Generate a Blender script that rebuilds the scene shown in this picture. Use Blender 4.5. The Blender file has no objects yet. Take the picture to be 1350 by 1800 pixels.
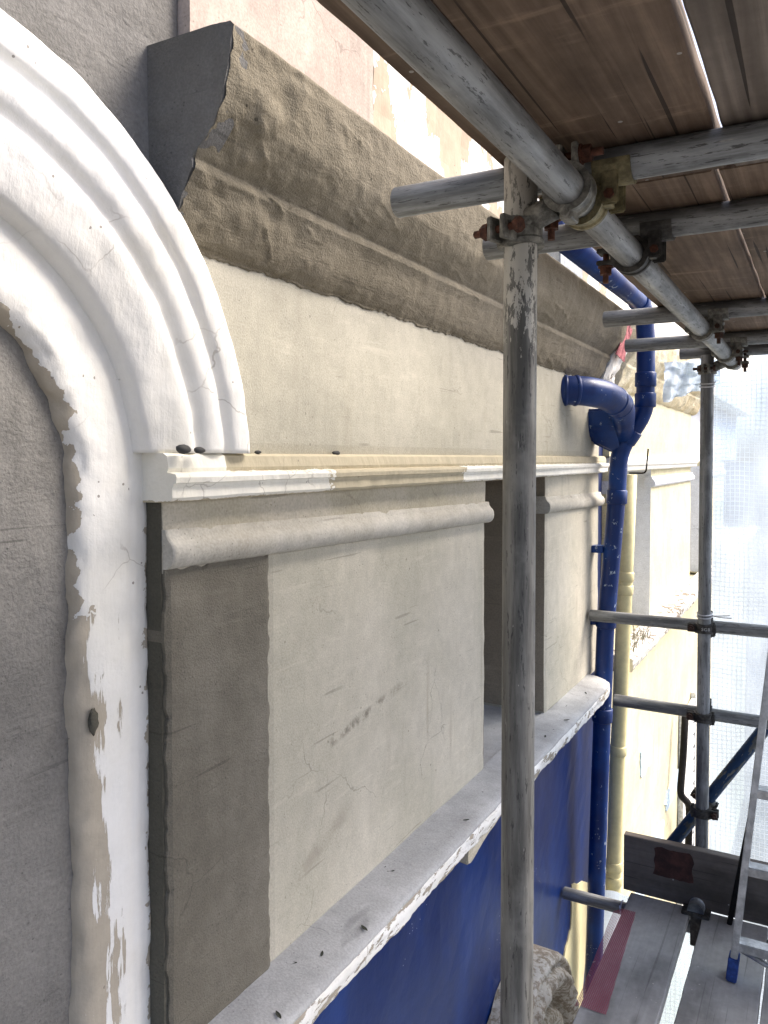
import bpy, bmesh, math, random
from mathutils import Vector, Matrix, noise
random.seed(7)
scene = bpy.context.scene
col = scene.collection
R_ = math.radians

# ------------------------------------------------------------------ camera
TH, PI_ = R_(28.97), R_(1.7)
CAM = Vector((.87, 0, 1.735))
fh = Vector((-math.sin(TH), math.cos(TH), 0)); rt = Vector((math.cos(TH), math.sin(TH), 0)); zz = Vector((0, 0, 1))
dd = fh * math.cos(PI_) - zz * math.sin(PI_); uu = zz * math.cos(PI_) + fh * math.sin(PI_)
cd = bpy.data.cameras.new('camera'); cam = bpy.data.objects.new('camera', cd); col.objects.link(cam)
m = Matrix((rt, uu, -dd)).transposed().to_4x4(); m.translation = CAM
cam.matrix_world = m
cd.sensor_fit = 'VERTICAL'; cd.sensor_height = 24; cd.lens = 24 * 1400 / 1800
cd.shift_y = -53.5 / 1800; cd.clip_start = .02; cd.clip_end = 3000
scene.camera = cam

# ------------------------------------------------------------------ world, sun, exposure
SUN = Vector((.50, .52, .70)).normalized()
w = bpy.data.worlds.new('World'); scene.world = w; w.use_nodes = True
nt = w.node_tree; bg = nt.nodes['Background']
sky = nt.nodes.new('ShaderNodeTexSky'); sky.sky_type = 'NISHITA'; sky.sun_disc = False
sky.sun_elevation = math.asin(SUN.z); sky.sun_rotation = math.atan2(SUN.x, SUN.y)
sky.air_density = .55; sky.dust_density = 3.5; sky.ozone_density = .4
nt.links.new(sky.outputs[0], bg.inputs[0]); bg.inputs[1].default_value = .15
sl = bpy.data.lights.new('sun', 'SUN'); sl.energy = 1.5; sl.angle = R_(28); sl.color = (1, .93, .83)
so = bpy.data.objects.new('sun', sl); col.objects.link(so)
so.rotation_euler = SUN.to_track_quat('Z', 'Y').to_euler(); so.location = (4, 4, 12)
scene.view_settings.view_transform = 'Standard'; scene.view_settings.look = 'None'
scene.view_settings.gamma = 1; scene.view_settings.use_curve_mapping = False
scene.view_settings.exposure = 1.5
scene.cycles.max_bounces = 8; scene.cycles.transparent_max_bounces = 12

# ------------------------------------------------------------------ node helpers
class NT:
    def __init__(s, name):
        s.m = bpy.data.materials.new(name); s.m.use_nodes = True; s.t = s.m.node_tree
        s.b = s.t.nodes['Principled BSDF']; s.out = s.t.nodes['Material Output']
        s.tc = s.t.nodes.new('ShaderNodeTexCoord').outputs['Object']
    def n(s, typ, ins=None, **kw):
        nd = s.t.nodes.new('ShaderNode' + typ)
        for k, v in kw.items(): setattr(nd, k, v)
        for k, v in (ins or {}).items():
            if isinstance(v, bpy.types.NodeSocket): s.t.links.new(v, nd.inputs[k])
            elif v is not None: nd.inputs[k].default_value = v
        return nd
    def link(s, a, b): s.t.links.new(a, b)
    def map(s, sc=(1, 1, 1), rot=(0, 0, 0), loc=(0, 0, 0), src=None):
        return s.n('Mapping', {'Vector': src or s.tc, 'Scale': sc, 'Rotation': rot, 'Location': loc}).outputs[0]
    def noise(s, scale, detail=6, rough=.6, vec=None, dist=0):
        return s.n('TexNoise', {'Vector': vec or s.tc, 'Scale': scale, 'Detail': detail, 'Roughness': rough, 'Distortion': dist}).outputs[0]
    def ramp(s, f, a, b):           # smooth 0..1 between a and b
        return s.n('MapRange', {0: f, 1: a, 2: b, 3: 0., 4: 1.}, interpolation_type='SMOOTHSTEP').outputs[0]
    def mr(s, f, a, b, c, d):
        return s.n('MapRange', {0: f, 1: a, 2: b, 3: c, 4: d}).outputs[0]
    def mix(s, f, a, b, mode='MIX'):
        nd = s.n('Mix', data_type='RGBA', blend_type=mode)
        for i, v in ((0, f), (6, a), (7, b)):
            if isinstance(v, bpy.types.NodeSocket): s.link(v, nd.inputs[i])
            elif i == 0: nd.inputs[0].default_value = v
            else: nd.inputs[i].default_value = (*v, 1) if len(v) == 3 else v
        return nd.outputs[2]
    def math(s, op, a, b=0., c=None):
        i = {0: a, 1: b}
        if c is not None: i[2] = c
        nd = s.n('Math', operation=op)
        for k, v in i.items():
            if isinstance(v, bpy.types.NodeSocket): s.link(v, nd.inputs[k])
            else: nd.inputs[k].default_value = v
        return nd.outputs[0]
    def xyz(s, src=None):
        o = s.n('SeparateXYZ', {0: src or s.tc}).outputs; return o[0], o[1], o[2]
    def grey(s, f, a, b):           # factor -> grey multiplier colour
        v = s.mr(f, 0, 1, a, b); return s.n('CombineColor', {0: v, 1: v, 2: v}).outputs[0]
    def bump(s, h, strength=.3, dist=.01, prev=None):
        nd = s.n('Bump', {'Height': h, 'Strength': strength, 'Distance': dist})
        if prev is not None: s.link(prev, nd.inputs['Normal'])
        return nd.outputs[0]
    def done(s, c, rough=.85, normal=None, metal=0., spec=.3):
        for k, v in (('Base Color', c), ('Roughness', rough), ('Metallic', metal), ('Normal', normal)):
            if v is None: continue
            if isinstance(v, bpy.types.NodeSocket): s.link(v, s.b.inputs[k])
            else: s.b.inputs[k].default_value = (*v, 1) if k == 'Base Color' else v
        s.b.inputs['Specular IOR Level'].default_value = spec
        return s.m

def plaster(name, c1, c2, c3, grain=.35, gscale=220, wave=.5, streak=.4, speck=.0, sc=2.6, trowel=0., marks=None):
    t = NT(name)
    a = t.ramp(t.noise(sc, 7, .6), .36, .66)
    c = t.mix(a, c1, c2)
    st = t.ramp(t.noise(1.0, 6, .65, t.map((9, 9, 1.3))), .5, .78)
    c = t.mix(t.math('MULTIPLY', st, streak), c, c3)
    bl = t.ramp(t.noise(6.5, 5, .55, t.map((1, 1, 1), loc=(3, 1, 7))), .56, .75)
    c = t.mix(t.math('MULTIPLY', bl, streak * .7), c, tuple(min(1, v * 1.22) for v in c1))
    f = t.noise(gscale, 3, .6)
    c = t.mix(1., c, t.grey(f, .66, 1.34), 'MULTIPLY')
    c = t.mix(1., c, t.grey(t.noise(24, 6, .7), .80, 1.20), 'MULTIPLY')
    for k_, (rt_, sc_) in enumerate((((1.25, 0, 0), (3, 5, 60)), ((.15, 0, 0), (3, 60, 6)), ((.6, 0, 0), (3, 6, 45)))):
        stn = t.noise(1., 4, .6, t.map(sc_, rt_, (k_ * 3., 1.3, 4.)))
        ms_ = t.math('MULTIPLY', t.ramp(stn, .55, .74), t.ramp(t.noise(3.5, 3, .5, t.map((1, 1, 1), loc=(k_ * 5., 2, 1))), .45, .65))
        c = t.mix(t.math('MULTIPLY', ms_, .32), c, tuple(min(1, v * (1.35 if k_ != 1 else .72)) for v in c2))
    vo = t.n('TexVoronoi', {'Vector': t.tc, 'Scale': 95., 'Randomness': 1.}).outputs['Distance']
    pit = t.math('MULTIPLY', t.math('LESS_THAN', vo, .14), t.math('GREATER_THAN', t.noise(17, 3), .56))
    c = t.mix(t.math('MULTIPLY', pit, .55), c, tuple(v * .4 for v in c1))
    # fine scratches, two directions
    for rot, sx in (((.5, 0, 0), 90), ((-.9, 0, 0), 70)):
        sn = t.noise(1.0, 2, .5, t.map((3, 3, sx), rot, (rot[0], 2, 5)))
        msk = t.math('MULTIPLY', t.ramp(sn, .69, .73), t.ramp(t.noise(5, 2), .48, .56))
        c = t.mix(t.math('MULTIPLY', msk, .5), c, tuple(v * .5 for v in c1))
    if speck:
        v = t.n('TexVoronoi', {'Vector': t.tc, 'Scale': 38., 'Randomness': 1.}).outputs['Distance']
        sp = t.math('MULTIPLY', t.math('LESS_THAN', v, .11), t.math('GREATER_THAN', t.noise(9, 2), .62))
        c = t.mix(t.math('MULTIPLY', sp, speck), c, tuple(x * .35 for x in c1))
    ck = t.n('TexVoronoi', {'Vector': t.n('VectorMath', {0: t.tc, 1: t.n('VectorMath', {0: t.n('TexNoise', {'Vector': t.tc, 'Scale': 9., 'Detail': 5.}).outputs['Color'], 1: (.12, .12, .12)}, operation='MULTIPLY').outputs[0]}, operation='ADD').outputs[0], 'Scale': 3.6}, feature='DISTANCE_TO_EDGE').outputs['Distance']
    ckm = t.math('MULTIPLY', t.math('SUBTRACT', 1., t.ramp(ck, .0015, .006)), t.ramp(t.noise(2.7, 3, .5, t.map((1, 1, 1), loc=(4, 8, 2))), .52, .60))
    c = t.mix(t.math('MULTIPLY', ckm, .5), c, tuple(v * .45 for v in c1))
    if marks: c = marks(t, c)
    n1 = t.bump(t.noise(9, 6, .55), wave * .5, .02)
    n2 = t.bump(f, grain, .0022, n1)
    if trowel:
        tr = t.noise(1., 5, .6, t.map((22, 9, 26), (.35, 0, 0)), .8)
        n2 = t.bump(tr, trowel, .01, n2)
        n2 = t.bump(t.ramp(t.noise(34, 8, .72), .5, .8), trowel * .8, .006, n2)
    return t.done(c, .9, n2, spec=.2)

def white_paint(name, base=(.82, .81, .77), under=(.36, .32, .26), chips=.66, extra=None, dirt=.35, bs=.35):
    t = NT(name)
    c = t.mix(t.ramp(t.noise(4, 6), .4, .75), base, tuple(v * .93 * k for v, k in zip(base, (1, .985, .94))))
    c = t.mix(t.math('MULTIPLY', t.ramp(t.noise(1., 6, .6, t.map((14, 14, 2.2))), .58, .8), dirt), c, (.60, .56, .47))
    chn = t.noise(26, 8, .68)
    big = t.noise(4.5, 3)
    v = t.math('ADD', t.math('MULTIPLY', chn, .72), t.math('MULTIPLY', big, .40))
    if extra: v = t.math('ADD', v, extra(t))
    msk = t.ramp(v, chips, chips + .012)
    edge = t.math('SUBTRACT', t.ramp(v, chips - .022, chips - .004), msk)
    uc = t.mix(t.noise(30, 5), under, tuple(k * 1.45 for k in under))
    c = t.mix(msk, c, uc)
    c = t.mix(t.math('MULTIPLY', edge, .6), c, (.22, .18, .14))
    c = t.mix(1., c, t.grey(t.noise(70, 5, .7), .93, 1.05), 'MULTIPLY')
    vo = t.n('TexVoronoi', {'Vector': t.tc, 'Scale': 55., 'Randomness': 1.}).outputs['Distance']
    c = t.mix(t.math('MULTIPLY', t.math('MULTIPLY', t.math('LESS_THAN', vo, .12), t.math('GREATER_THAN', t.noise(13, 3), .60)), .8), c, (.22, .19, .16))
    ck = t.n('TexVoronoi', {'Vector': t.n('VectorMath', {0: t.tc, 1: t.n('VectorMath', {0: t.n('TexNoise', {'Vector': t.tc, 'Scale': 14., 'Detail': 4.}).outputs['Color'], 1: (.06, .06, .06)}, operation='MULTIPLY').outputs[0]}, operation='ADD').outputs[0], 'Scale': 7.}, feature='DISTANCE_TO_EDGE').outputs['Distance']
    ckm = t.math('MULTIPLY', t.math('SUBTRACT', 1., t.ramp(ck, .003, .010)), t.ramp(t.noise(3.3, 3), .50, .60))
    c = t.mix(t.math('MULTIPLY', ckm, .45), c, (.30, .26, .21))
    n1 = t.bump(t.noise(11, 6, .55), bs, .012)
    n1 = t.bump(t.noise(120, 3), .2, .002, n1)
    n1 = t.bump(t.noise(1., 4, .6, t.map((90, 90, 9))), .25, .003, n1)
    n1 = t.bump(t.math('SUBTRACT', 1., msk), 1., .004, n1)
    r = t.mr(msk, 0, 1, .6, .92)
    return t.done(c, r, n1, spec=.2)

def tube_mat(name, base=(.21, .22, .22), splat=0., rust=0., paint=None):
    t = NT(name)
    lo = t.map((40, 40, 3.0))
    c = t.mix(t.ramp(t.noise(1., 7, .68, lo), .35, .7), tuple(v * .48 for v in base), tuple(v * 1.55 for v in base))  # lengthwise mottling, contrast raised so bright streaks stand in for highlight lines
    c = t.mix(t.math('MULTIPLY', t.ramp(t.noise(9, 5), .5, .72), .55), c, tuple(v * 1.75 for v in base))
    if paint:
        c = t.mix(t.ramp(t.noise(1., 6, .6, t.map((22, 22, 7))), .52, .56), paint, c)
    dk = t.ramp(t.noise(1., 4, .75, t.map((170, 170, 22))), .585, .625)
    c = t.mix(t.math('MULTIPLY', dk, .75), c, (.035, .034, .032))
    if splat:
        z = t.xyz()[2]
        hi = t.ramp(z, 4.80, 5.0)
        thr = t.math('SUBTRACT', .70, t.math('MULTIPLY', hi, splat))
        ms = t.ramp(t.math('SUBTRACT', t.noise(1., 7, .72, t.map((110, 110, 34))), thr), 0., .02)
        c = t.mix(t.math('MULTIPLY', ms, .9), c, (.52, .5, .44))
    sw = t.ramp(t.noise(1., 3, .6, t.map((260, 260, 22), loc=(4, 4, 1))), .70, .72)
    c = t.mix(t.math('MULTIPLY', sw, .6), c, (.55, .53, .48))
    if rust:
        c = t.mix(t.math('MULTIPLY', t.ramp(t.noise(7, 6), .6, .7), rust), c, (.14, .05, .02))
    n1 = t.bump(t.noise(1., 5, .6, t.map((90, 90, 25))), .35, .0012)
    return t.done(c, t.mr(t.noise(14, 4), .3, .7, .40, .66), n1, metal=.2, spec=.5)

def simple(name, c, rough=.6, metal=0., var=.25, bs=.15, scale=40, spec=.4):
    t = NT(name)
    cc = t.mix(t.ramp(t.noise(scale, 6, .65), .35, .7), tuple(v * (1 - var) for v in c), tuple(min(1, v * (1 + var)) for v in c))
    return t.done(cc, rough, t.bump(t.noise(scale * 2, 5), bs, .003), metal, spec)

def wood(name, c1, c2, sawm=.5, ring=.2, grain=1., cut=.8):
    t = NT(name)                                   # grain along local Y
    inf = t.n('ObjectInfo').outputs['Random']
    off = t.n('CombineXYZ', {0: inf, 1: t.math('MULTIPLY', inf, 37.), 2: 0.}).outputs[0]
    p = t.n('VectorMath', {0: t.tc, 1: off}, operation='ADD').outputs[0]
    g = t.noise(1., 8, .66, t.map((42, 1.5, 42), src=p), .9)
    rings = t.n('TexWave', {'Vector': t.map((1, .06, 1), src=p), 'Scale': 17., 'Distortion': 9., 'Detail': 4., 'Detail Scale': 1.2}, wave_type='BANDS', bands_direction='X').outputs['Fac']
    c = t.mix(t.ramp(g, .5 - .18 / grain, .5 + .2 / grain), c1, c2)
    c = t.mix(t.math('MULTIPLY', rings, ring), c, tuple(v * .55 for v in c1))
    patch = t.ramp(t.noise(3.2, 6, .6, t.map((1.6, .7, 1), src=p)), .42, .7)
    c = t.mix(t.math('MULTIPLY', patch, .7), c, tuple(v * .42 for v in c1))
    lt = t.ramp(t.noise(1., 5, .6, t.map((5, 30, 5), (0, 0, .5), src=p)), .58, .75)
    c = t.mix(t.math('MULTIPLY', lt, .38 * sawm), c, tuple(min(1, v * 1.5) for v in c2))
    sc = t.ramp(t.noise(1., 2, .5, t.map((60, 1.0, 60), (0, 0, .34), (2, 9, 1), src=p)), .66, .685)
    s2 = t.ramp(t.noise(1., 2, .5, t.map((80, 1.2, 80), (0, 0, -.25), (7, 1, 1), src=p)), .68, .70)
    c = t.mix(t.math('MULTIPLY', t.math('MAXIMUM', sc, s2), cut), c, (.018, .013, .01))
    kv = t.n('TexVoronoi', {'Vector': t.map((6, 2.2, 1), src=p), 'Scale': 1., 'Randomness': 1.}).outputs['Distance']
    kn = t.math('SUBTRACT', 1., t.ramp(kv, .05, .13))
    c = t.mix(t.math('MULTIPLY', t.math('MULTIPLY', kn, t.math('GREATER_THAN', t.noise(1.7, 2, .5, p), .52)), .55), c, tuple(v * .3 for v in c1))
    sp_ = t.n('TexVoronoi', {'Vector': p, 'Scale': 26., 'Randomness': 1.}).outputs['Distance']
    c = t.mix(t.math('MULTIPLY', t.math('MULTIPLY', t.math('LESS_THAN', sp_, .085), t.math('GREATER_THAN', t.noise(5, 2, .5, p), .55)), .8), c, (.42, .40, .36))
    c = t.mix(1., c, t.grey(t.noise(30, 6, .7, p), .72, 1.28), 'MULTIPLY')
    n1 = t.bump(g, .5 * grain, .003)
    n1 = t.bump(t.math('SUBTRACT', 1., sc), .4, .002, n1)
    return t.done(c, .8, n1, spec=.25)

# ------------------------------------------------------------------ materials
def string_extra(t):        # bare plaster between two painted stretches of the moulding, and on its upper band
    x, y, z = t.xyz()
    nz = t.noise(30, 5)
    wob = t.math('MULTIPLY', t.math('SUBTRACT', nz, .5), .16)
    yy = t.math('ADD', y, wob)
    mid = t.math('MULTIPLY', t.math('GREATER_THAN', yy, 1.30), t.math('LESS_THAN', yy, 1.95))
    zz_ = t.math('ADD', z, t.math('MULTIPLY', t.math('SUBTRACT', t.noise(60, 4), .5), .012))
    top = t.math('MULTIPLY', t.math('GREATER_THAN', zz_, 1.7135), t.math('GREATER_THAN', y, 1.005))
    low = t.math('LESS_THAN', zz_, 1.671)
    return t.math('MULTIPLY', t.math('MAXIMUM', t.math('MAXIMUM', mid, top), low), .6)
def pier_extra(t):
    x, y, z = t.xyz()
    br = t.noise(1., 6, .7, t.map((60, 60, 3)))
    yy = t.math('ADD', y, t.math('MULTIPLY', t.math('SUBTRACT', br, .5), .16))
    yy = t.math('ADD', yy, t.math('MULTIPLY', t.math('SUBTRACT', t.noise(7, 3), .5), .12))
    a = t.math('LESS_THAN', yy, .800)
    a = t.math('MULTIPLY', a, t.math('LESS_THAN', t.math('ADD', z, t.math('MULTIPLY', t.math('SUBTRACT', t.noise(25, 3), .5), .1)), 1.51))
    a = t.math('MULTIPLY', a, t.ramp(t.noise(4, 3, .5, t.map((1, 1, 1), loc=(5, 5, 2))), .25, .42))
    b = t.math('MULTIPLY', t.math('GREATER_THAN', t.math('ADD', y, t.math('MULTIPLY', t.math('SUBTRACT', t.noise(45, 4), .5), .06)), .881), t.math('LESS_THAN', z, 1.63))
    r = t.math('SQRT', t.math('ADD', t.math('POWER', t.math('SUBTRACT', y, .4915), 2.), t.math('POWER', t.math('SUBTRACT', z, 1.70), 2.)))
    r = t.math('ADD', r, t.math('MULTIPLY', t.math('SUBTRACT', t.noise(16, 5), .5), .06))
    rl = t.math('ADD', t.math('SUBTRACT', y, .4915), t.math('MULTIPLY', t.math('SUBTRACT', t.noise(22, 5), .5), .05))
    up_ = t.math('GREATER_THAN', z, 1.70)
    rr = t.math('ADD', t.math('MULTIPLY', up_, r), t.math('MULTIPLY', t.math('SUBTRACT', 1., up_), rl))
    rim = t.math('LESS_THAN', rr, .271)
    return t.math('MULTIPLY', t.math('MAXIMUM', t.math('MAXIMUM', a, b), rim), .5)
def arch_extra(t):           # flaked inner rim
    x, y, z = t.xyz()
    r = t.math('SQRT', t.math('ADD', t.math('POWER', t.math('SUBTRACT', y, .4915), 2.), t.math('POWER', t.math('SUBTRACT', z, 1.70), 2.)))
    r = t.math('ADD', r, t.math('MULTIPLY', t.math('SUBTRACT', t.noise(16, 5), .5), .07))
    return t.math('MULTIPLY', t.math('LESS_THAN', r, .268), .5)
def upper_extra(t):
    x, y, z = t.xyz()
    a = t.ramp(t.noise(4.2, 6, .62, t.map((1, 1.3, .6), loc=(1, 3.3, 0))), .50, .56)
    first = t.math('SUBTRACT', 1., t.ramp(t.math('ADD', y, t.math('MULTIPLY', t.noise(14, 5), .12)), 1.66, 1.675))
    return t.math('MULTIPLY', t.math('MAXIMUM', a, t.math('MULTIPLY', first, t.ramp(t.noise(20, 4), .42, .5))), .3)
def sill_face_extra(t):
    return t.math('MULTIPLY', t.ramp(t.noise(1., 6, .7, t.map((8, 9, 30))), .50, .58), .3)

M = {}
def panel_marks(t, c):        # smeared dirt line and scuffs on the main panel
    x, y, z = t.xyz()
    zz_ = t.math('SUBTRACT', t.math('SUBTRACT', z, 1.155), t.math('MULTIPLY', t.math('SUBTRACT', y, 1.33), .13))
    n_ = t.noise(26, 5, .65)
    band = t.math('SUBTRACT', 1., t.ramp(t.math('ABSOLUTE', zz_), .002, .016))
    rng = t.math('MULTIPLY', t.ramp(y, 1.33, 1.36), t.math('SUBTRACT', 1., t.ramp(y, 1.55, 1.75)))
    m1 = t.math('MULTIPLY', t.math('MULTIPLY', band, rng), t.ramp(n_, .42, .6))
    c = t.mix(t.math('MULTIPLY', m1, .75), c, (.16, .14, .11))
    dr = t.ramp(t.noise(1., 5, .6, t.map((20, 26, 2.2), loc=(0, 3, 2))), .55, .72)
    rg = t.math('MULTIPLY', t.math('MULTIPLY', t.ramp(y, 1.45, 1.75), t.ramp(z, .86, 1.0)), t.math('SUBTRACT', 1., t.ramp(z, 1.15, 1.28)))
    c = t.mix(t.math('MULTIPLY', t.math('MULTIPLY', dr, rg), .4), c, (.30, .25, .19))
    sc = t.math('SUBTRACT', z, t.math('ADD', .925, t.math('MULTIPLY', t.math('SUBTRACT', y, 1.2), .33)))
    m2 = t.math('MULTIPLY', t.math('SUBTRACT', 1., t.ramp(t.math('ABSOLUTE', sc), .004, .03)), t.math('MULTIPLY', t.ramp(y, 1.19, 1.25), t.math('SUBTRACT', 1., t.ramp(y, 1.38, 1.5))))
    return t.mix(t.math('MULTIPLY', t.math('MULTIPLY', m2, t.ramp(t.noise(12, 4), .4, .6)), .5), c, (.27, .24, .19))
M['panel'] = plaster('render_panel', (.44, .415, .335), (.535, .50, .415), (.385, .37, .295), .3, 300, .25, .7, .6, 2.2, marks=panel_marks)
M['frieze'] = plaster('render_frieze', (.40, .38, .31), (.46, .435, .36), (.34, .315, .25), .3, 300, .25, .7, .5, 2.0)
M['capital'] = plaster('render_capital', (.40, .365, .275), (.48, .44, .36), (.35, .31, .225), .3, 200, .4, .5, .7, 4)
M['neck'] = plaster('render_neck', (.41, .387, .33), (.48, .46, .405), (.34, .305, .24), .3, 200, .5, .4, .6, 6)
M['cornice'] = plaster('fresh_cornice_render', (.19, .165, .118), (.235, .206, .153), (.145, .125, .086), 1., 280, .25, .6, 1., 2.2, .5)
M['cornice_end'] = plaster('grey_render', (.125, .122, .112), (.165, .16, .15), (.10, .098, .09), .7, 260, .5, .5, .0, 5, .35)
M['strip'] = plaster('fresh_strip_render', (.15, .137, .108), (.195, .18, .146), (.128, .117, .088), .9, 330, .5, .4, .0, 3.0, .25)
M['olive'] = plaster('olive_render', (.085, .08, .062), (.12, .113, .09), (.07, .065, .05), .5, 260, .4, .4)  # darker olive tone for the pilaster return and the pier mark
M['greywall'] = plaster('grey_wall_render', (.15, .145, .135), (.22, .212, .197), (.11, .106, .098), .8, 190, .8, .7, .5, 2.6, .4)
M['pink'] = plaster('pink_render', (.42, .35, .30), (.52, .44, .375), (.27, .24, .21), .2, 200, .3, 1.0, .0, 3)
M['upper'] = white_paint('flaking_upper_paint', (.80, .79, .76), (.40, .32, .24), .74, upper_extra, .3)
M['arch'] = white_paint('arch_white_paint', chips=.762, under=(.60, .53, .43), extra=arch_extra, dirt=.2, bs=.3)
M['pier'] = white_paint('pier_white_paint', chips=.765, under=(.36, .32, .255), extra=pier_extra, dirt=.2, bs=.45)
M['string'] = white_paint('string_paint', (.83, .81, .73), (.40, .355, .255), .80, string_extra, .15)
M['sill'] = plaster('sill_cement', (.37, .375, .375), (.45, .455, .455), (.28, .275, .27), .4, 220, .5, .6, .9, 7)
M['sill_face'] = white_paint('sill_front_paint', (.84, .84, .82), (.30, .27, .22), .76, sill_face_extra, .3, .8)
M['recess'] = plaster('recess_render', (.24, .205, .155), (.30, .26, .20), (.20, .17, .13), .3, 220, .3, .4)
M['yellow'] = plaster('yellow_paint', (.63, .575, .37), (.70, .65, .46), (.52, .465, .30), .12, 160, .3, .6, .5)
M['ywhite'] = white_paint('neighbour_white', (.84, .83, .76), (.55, .48, .34), .78, None, .4)
M['ycorn'] = plaster('neighbour_cornice', (.62, .53, .34), (.78, .72, .55), (.45, .36, .22), .6, 120, .8, .9, .3, 5, .8)
M['jamb'] = plaster('pale_jamb_paint', (.62, .64, .68), (.68, .70, .74), (.56, .57, .6), .12, 160, .2, .3)
M['peel'] = white_paint('neighbour_sill_paint', (.66, .65, .61), (.16, .13, .10), .615, None, .4, .8)

def blue_wall():
    t = NT('blue_wall_paint')
    c = t.mix(t.ramp(t.noise(2.2, 5, .55, t.map((1, 2, .6))), .42, .72), (.0006, .013, .085), (.001, .025, .145))
    c = t.mix(t.math('MULTIPLY', t.ramp(t.noise(1., 6, .6, t.map((12, 9, 2), (.5, 0, 0))), .55, .85), .3), c, (.018, .05, .18))
    v = t.n('TexVoronoi', {'Vector': t.tc, 'Scale': 60.}).outputs['Distance']
    sp = t.math('MULTIPLY', t.math('LESS_THAN', v, .09), t.math('GREATER_THAN', t.noise(4, 2), .66))
    c = t.mix(sp, c, (.6, .6, .62))
    c = t.mix(1., c, t.grey(t.noise(20, 6, .7), .7, 1.3), 'MULTIPLY')
    return t.done(c, .38, t.bump(t.noise(14, 6), .3, .006), spec=.3)
M['blue'] = blue_wall()
def blue_pipe():
    t = NT('blue_pipe_paint')
    c = t.mix(t.ramp(t.noise(6, 5), .4, .7), (.0006, .02, .12), (.001, .042, .21))
    ch = t.ramp(t.math('ADD', t.noise(32, 6, .7), t.math('MULTIPLY', t.noise(5, 2), .25)), .765, .775)
    c = t.mix(ch, c, (.35, .42, .5))
    c = t.mix(t.math('MULTIPLY', t.ramp(t.noise(1., 5, .65, t.map((40, 40, 6))), .52, .8), .28), c, (.06, .12, .26))
    return t.done(c, t.mr(t.noise(12, 4), .3, .7, .3, .55), t.bump(t.noise(35, 5), .3, .003), spec=.4)
M['bpipe'] = blue_pipe()
M['seal'] = simple('pale_sealant', (.55, .56, .58), .7)
M['ypipe'] = simple('yellow_pipe_paint', (.70, .62, .33), .5, 0, .12, .2, 12)
M['tube'] = tube_mat('galvanised_tube', (.23, .236, .232)); M['tube_pole'] = tube_mat('splashed_tube', (.185, .18, .16), .25)
M['tube_dark'] = tube_mat('dull_tube', (.215, .222, .222)); M['tube_blue'] = tube_mat('blue_tube', (.12, .125, .115), paint=(.008, .04, .105))
M['tube_light'] = tube_mat('bright_tube', (.26, .275, .28))
M['coupler'] = simple('coupler_steel', (.20, .195, .17), .55, .5, .5, .5, 60)
M['coupler_dk'] = simple('dark_coupler_steel', (.06, .057, .052), .6, .4, .5, .5, 60)
M['coupler_y'] = simple('yellowed_coupler_steel', (.23, .20, .11), .6, .4, .45, .5, 50)
M['rust'] = simple('rusty_bolt', (.095, .036, .02), .75, .2, .5, .5, 90)
M['rust_dk'] = simple('dark_rusty_bolt', (.06, .03, .02), .75, .2, .5, .5, 90)
M['wood_up'] = wood('brown_board', (.145, .10, .068), (.265, .19, .135), sawm=1.2)
M['wood_up2'] = wood('grey_brown_board', (.19, .155, .125), (.28, .235, .195), sawm=.3, ring=.5)
M['wood_low'] = wood('dirty_grey_board', (.29, .284, .27), (.36, .352, .34), sawm=.2, ring=.05, grain=.35, cut=.25)
M['wood_toe'] = wood('dark_board', (.115, .098, .083), (.17, .148, .13), sawm=.3, ring=.08, grain=.5, cut=.4)
M['iron'] = simple('end_band_steel', (.3, .32, .33), .5, .6)
M['alu'] = simple('dirty_aluminium', (.50, .50, .49), .42, .75, .25, .3, 30)
M['blueplastic'] = simple('blue_plastic', (.02, .055, .22), .6, 0, .3, .3, 60)
M['black'] = simple('black_plastic', (.012, .011, .011), .85, spec=.15)
M['stone'] = simple('dark_pebble', (.05, .05, .048), .8)
M['leaf'] = simple('dead_leaf', (.05, .055, .04), .8)
M['tie'] = simple('white_tie', (.7, .7, .72), .5)
M['cord'] = simple('pale_cord', (.45, .5, .68), .7)
M['bare'] = white_paint('bare_cream_wall', (.72, .65, .40), (.62, .52, .40), .80, None, .3)
M['timber'] = simple('white_timber', (.75, .75, .73), .6)
M['glass'] = simple('dark_glass', (.03, .035, .04), .08, 0, .1, .0)
M['ground'] = simple('pavement', (.13, .128, .124), .9, 0, .25, .3, 3)
M['gold'] = M['wood_up2']
def rosette_mat():
    t = NT('weathered_stone_paint')
    q = t.math('ADD', t.noise(42, 8, .72), t.math('MULTIPLY', t.noise(6, 3), .25))
    c = t.mix(t.ramp(q, .55, .70), (.25, .205, .15), (.50, .465, .40))
    c = t.mix(t.math('MULTIPLY', t.ramp(t.noise(60, 5, .7), .58, .66), .7), c, (.60, .57, .5))
    return t.done(c, .85, t.bump(q, .6, .006))
M['rosette'] = rosette_mat()
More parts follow.
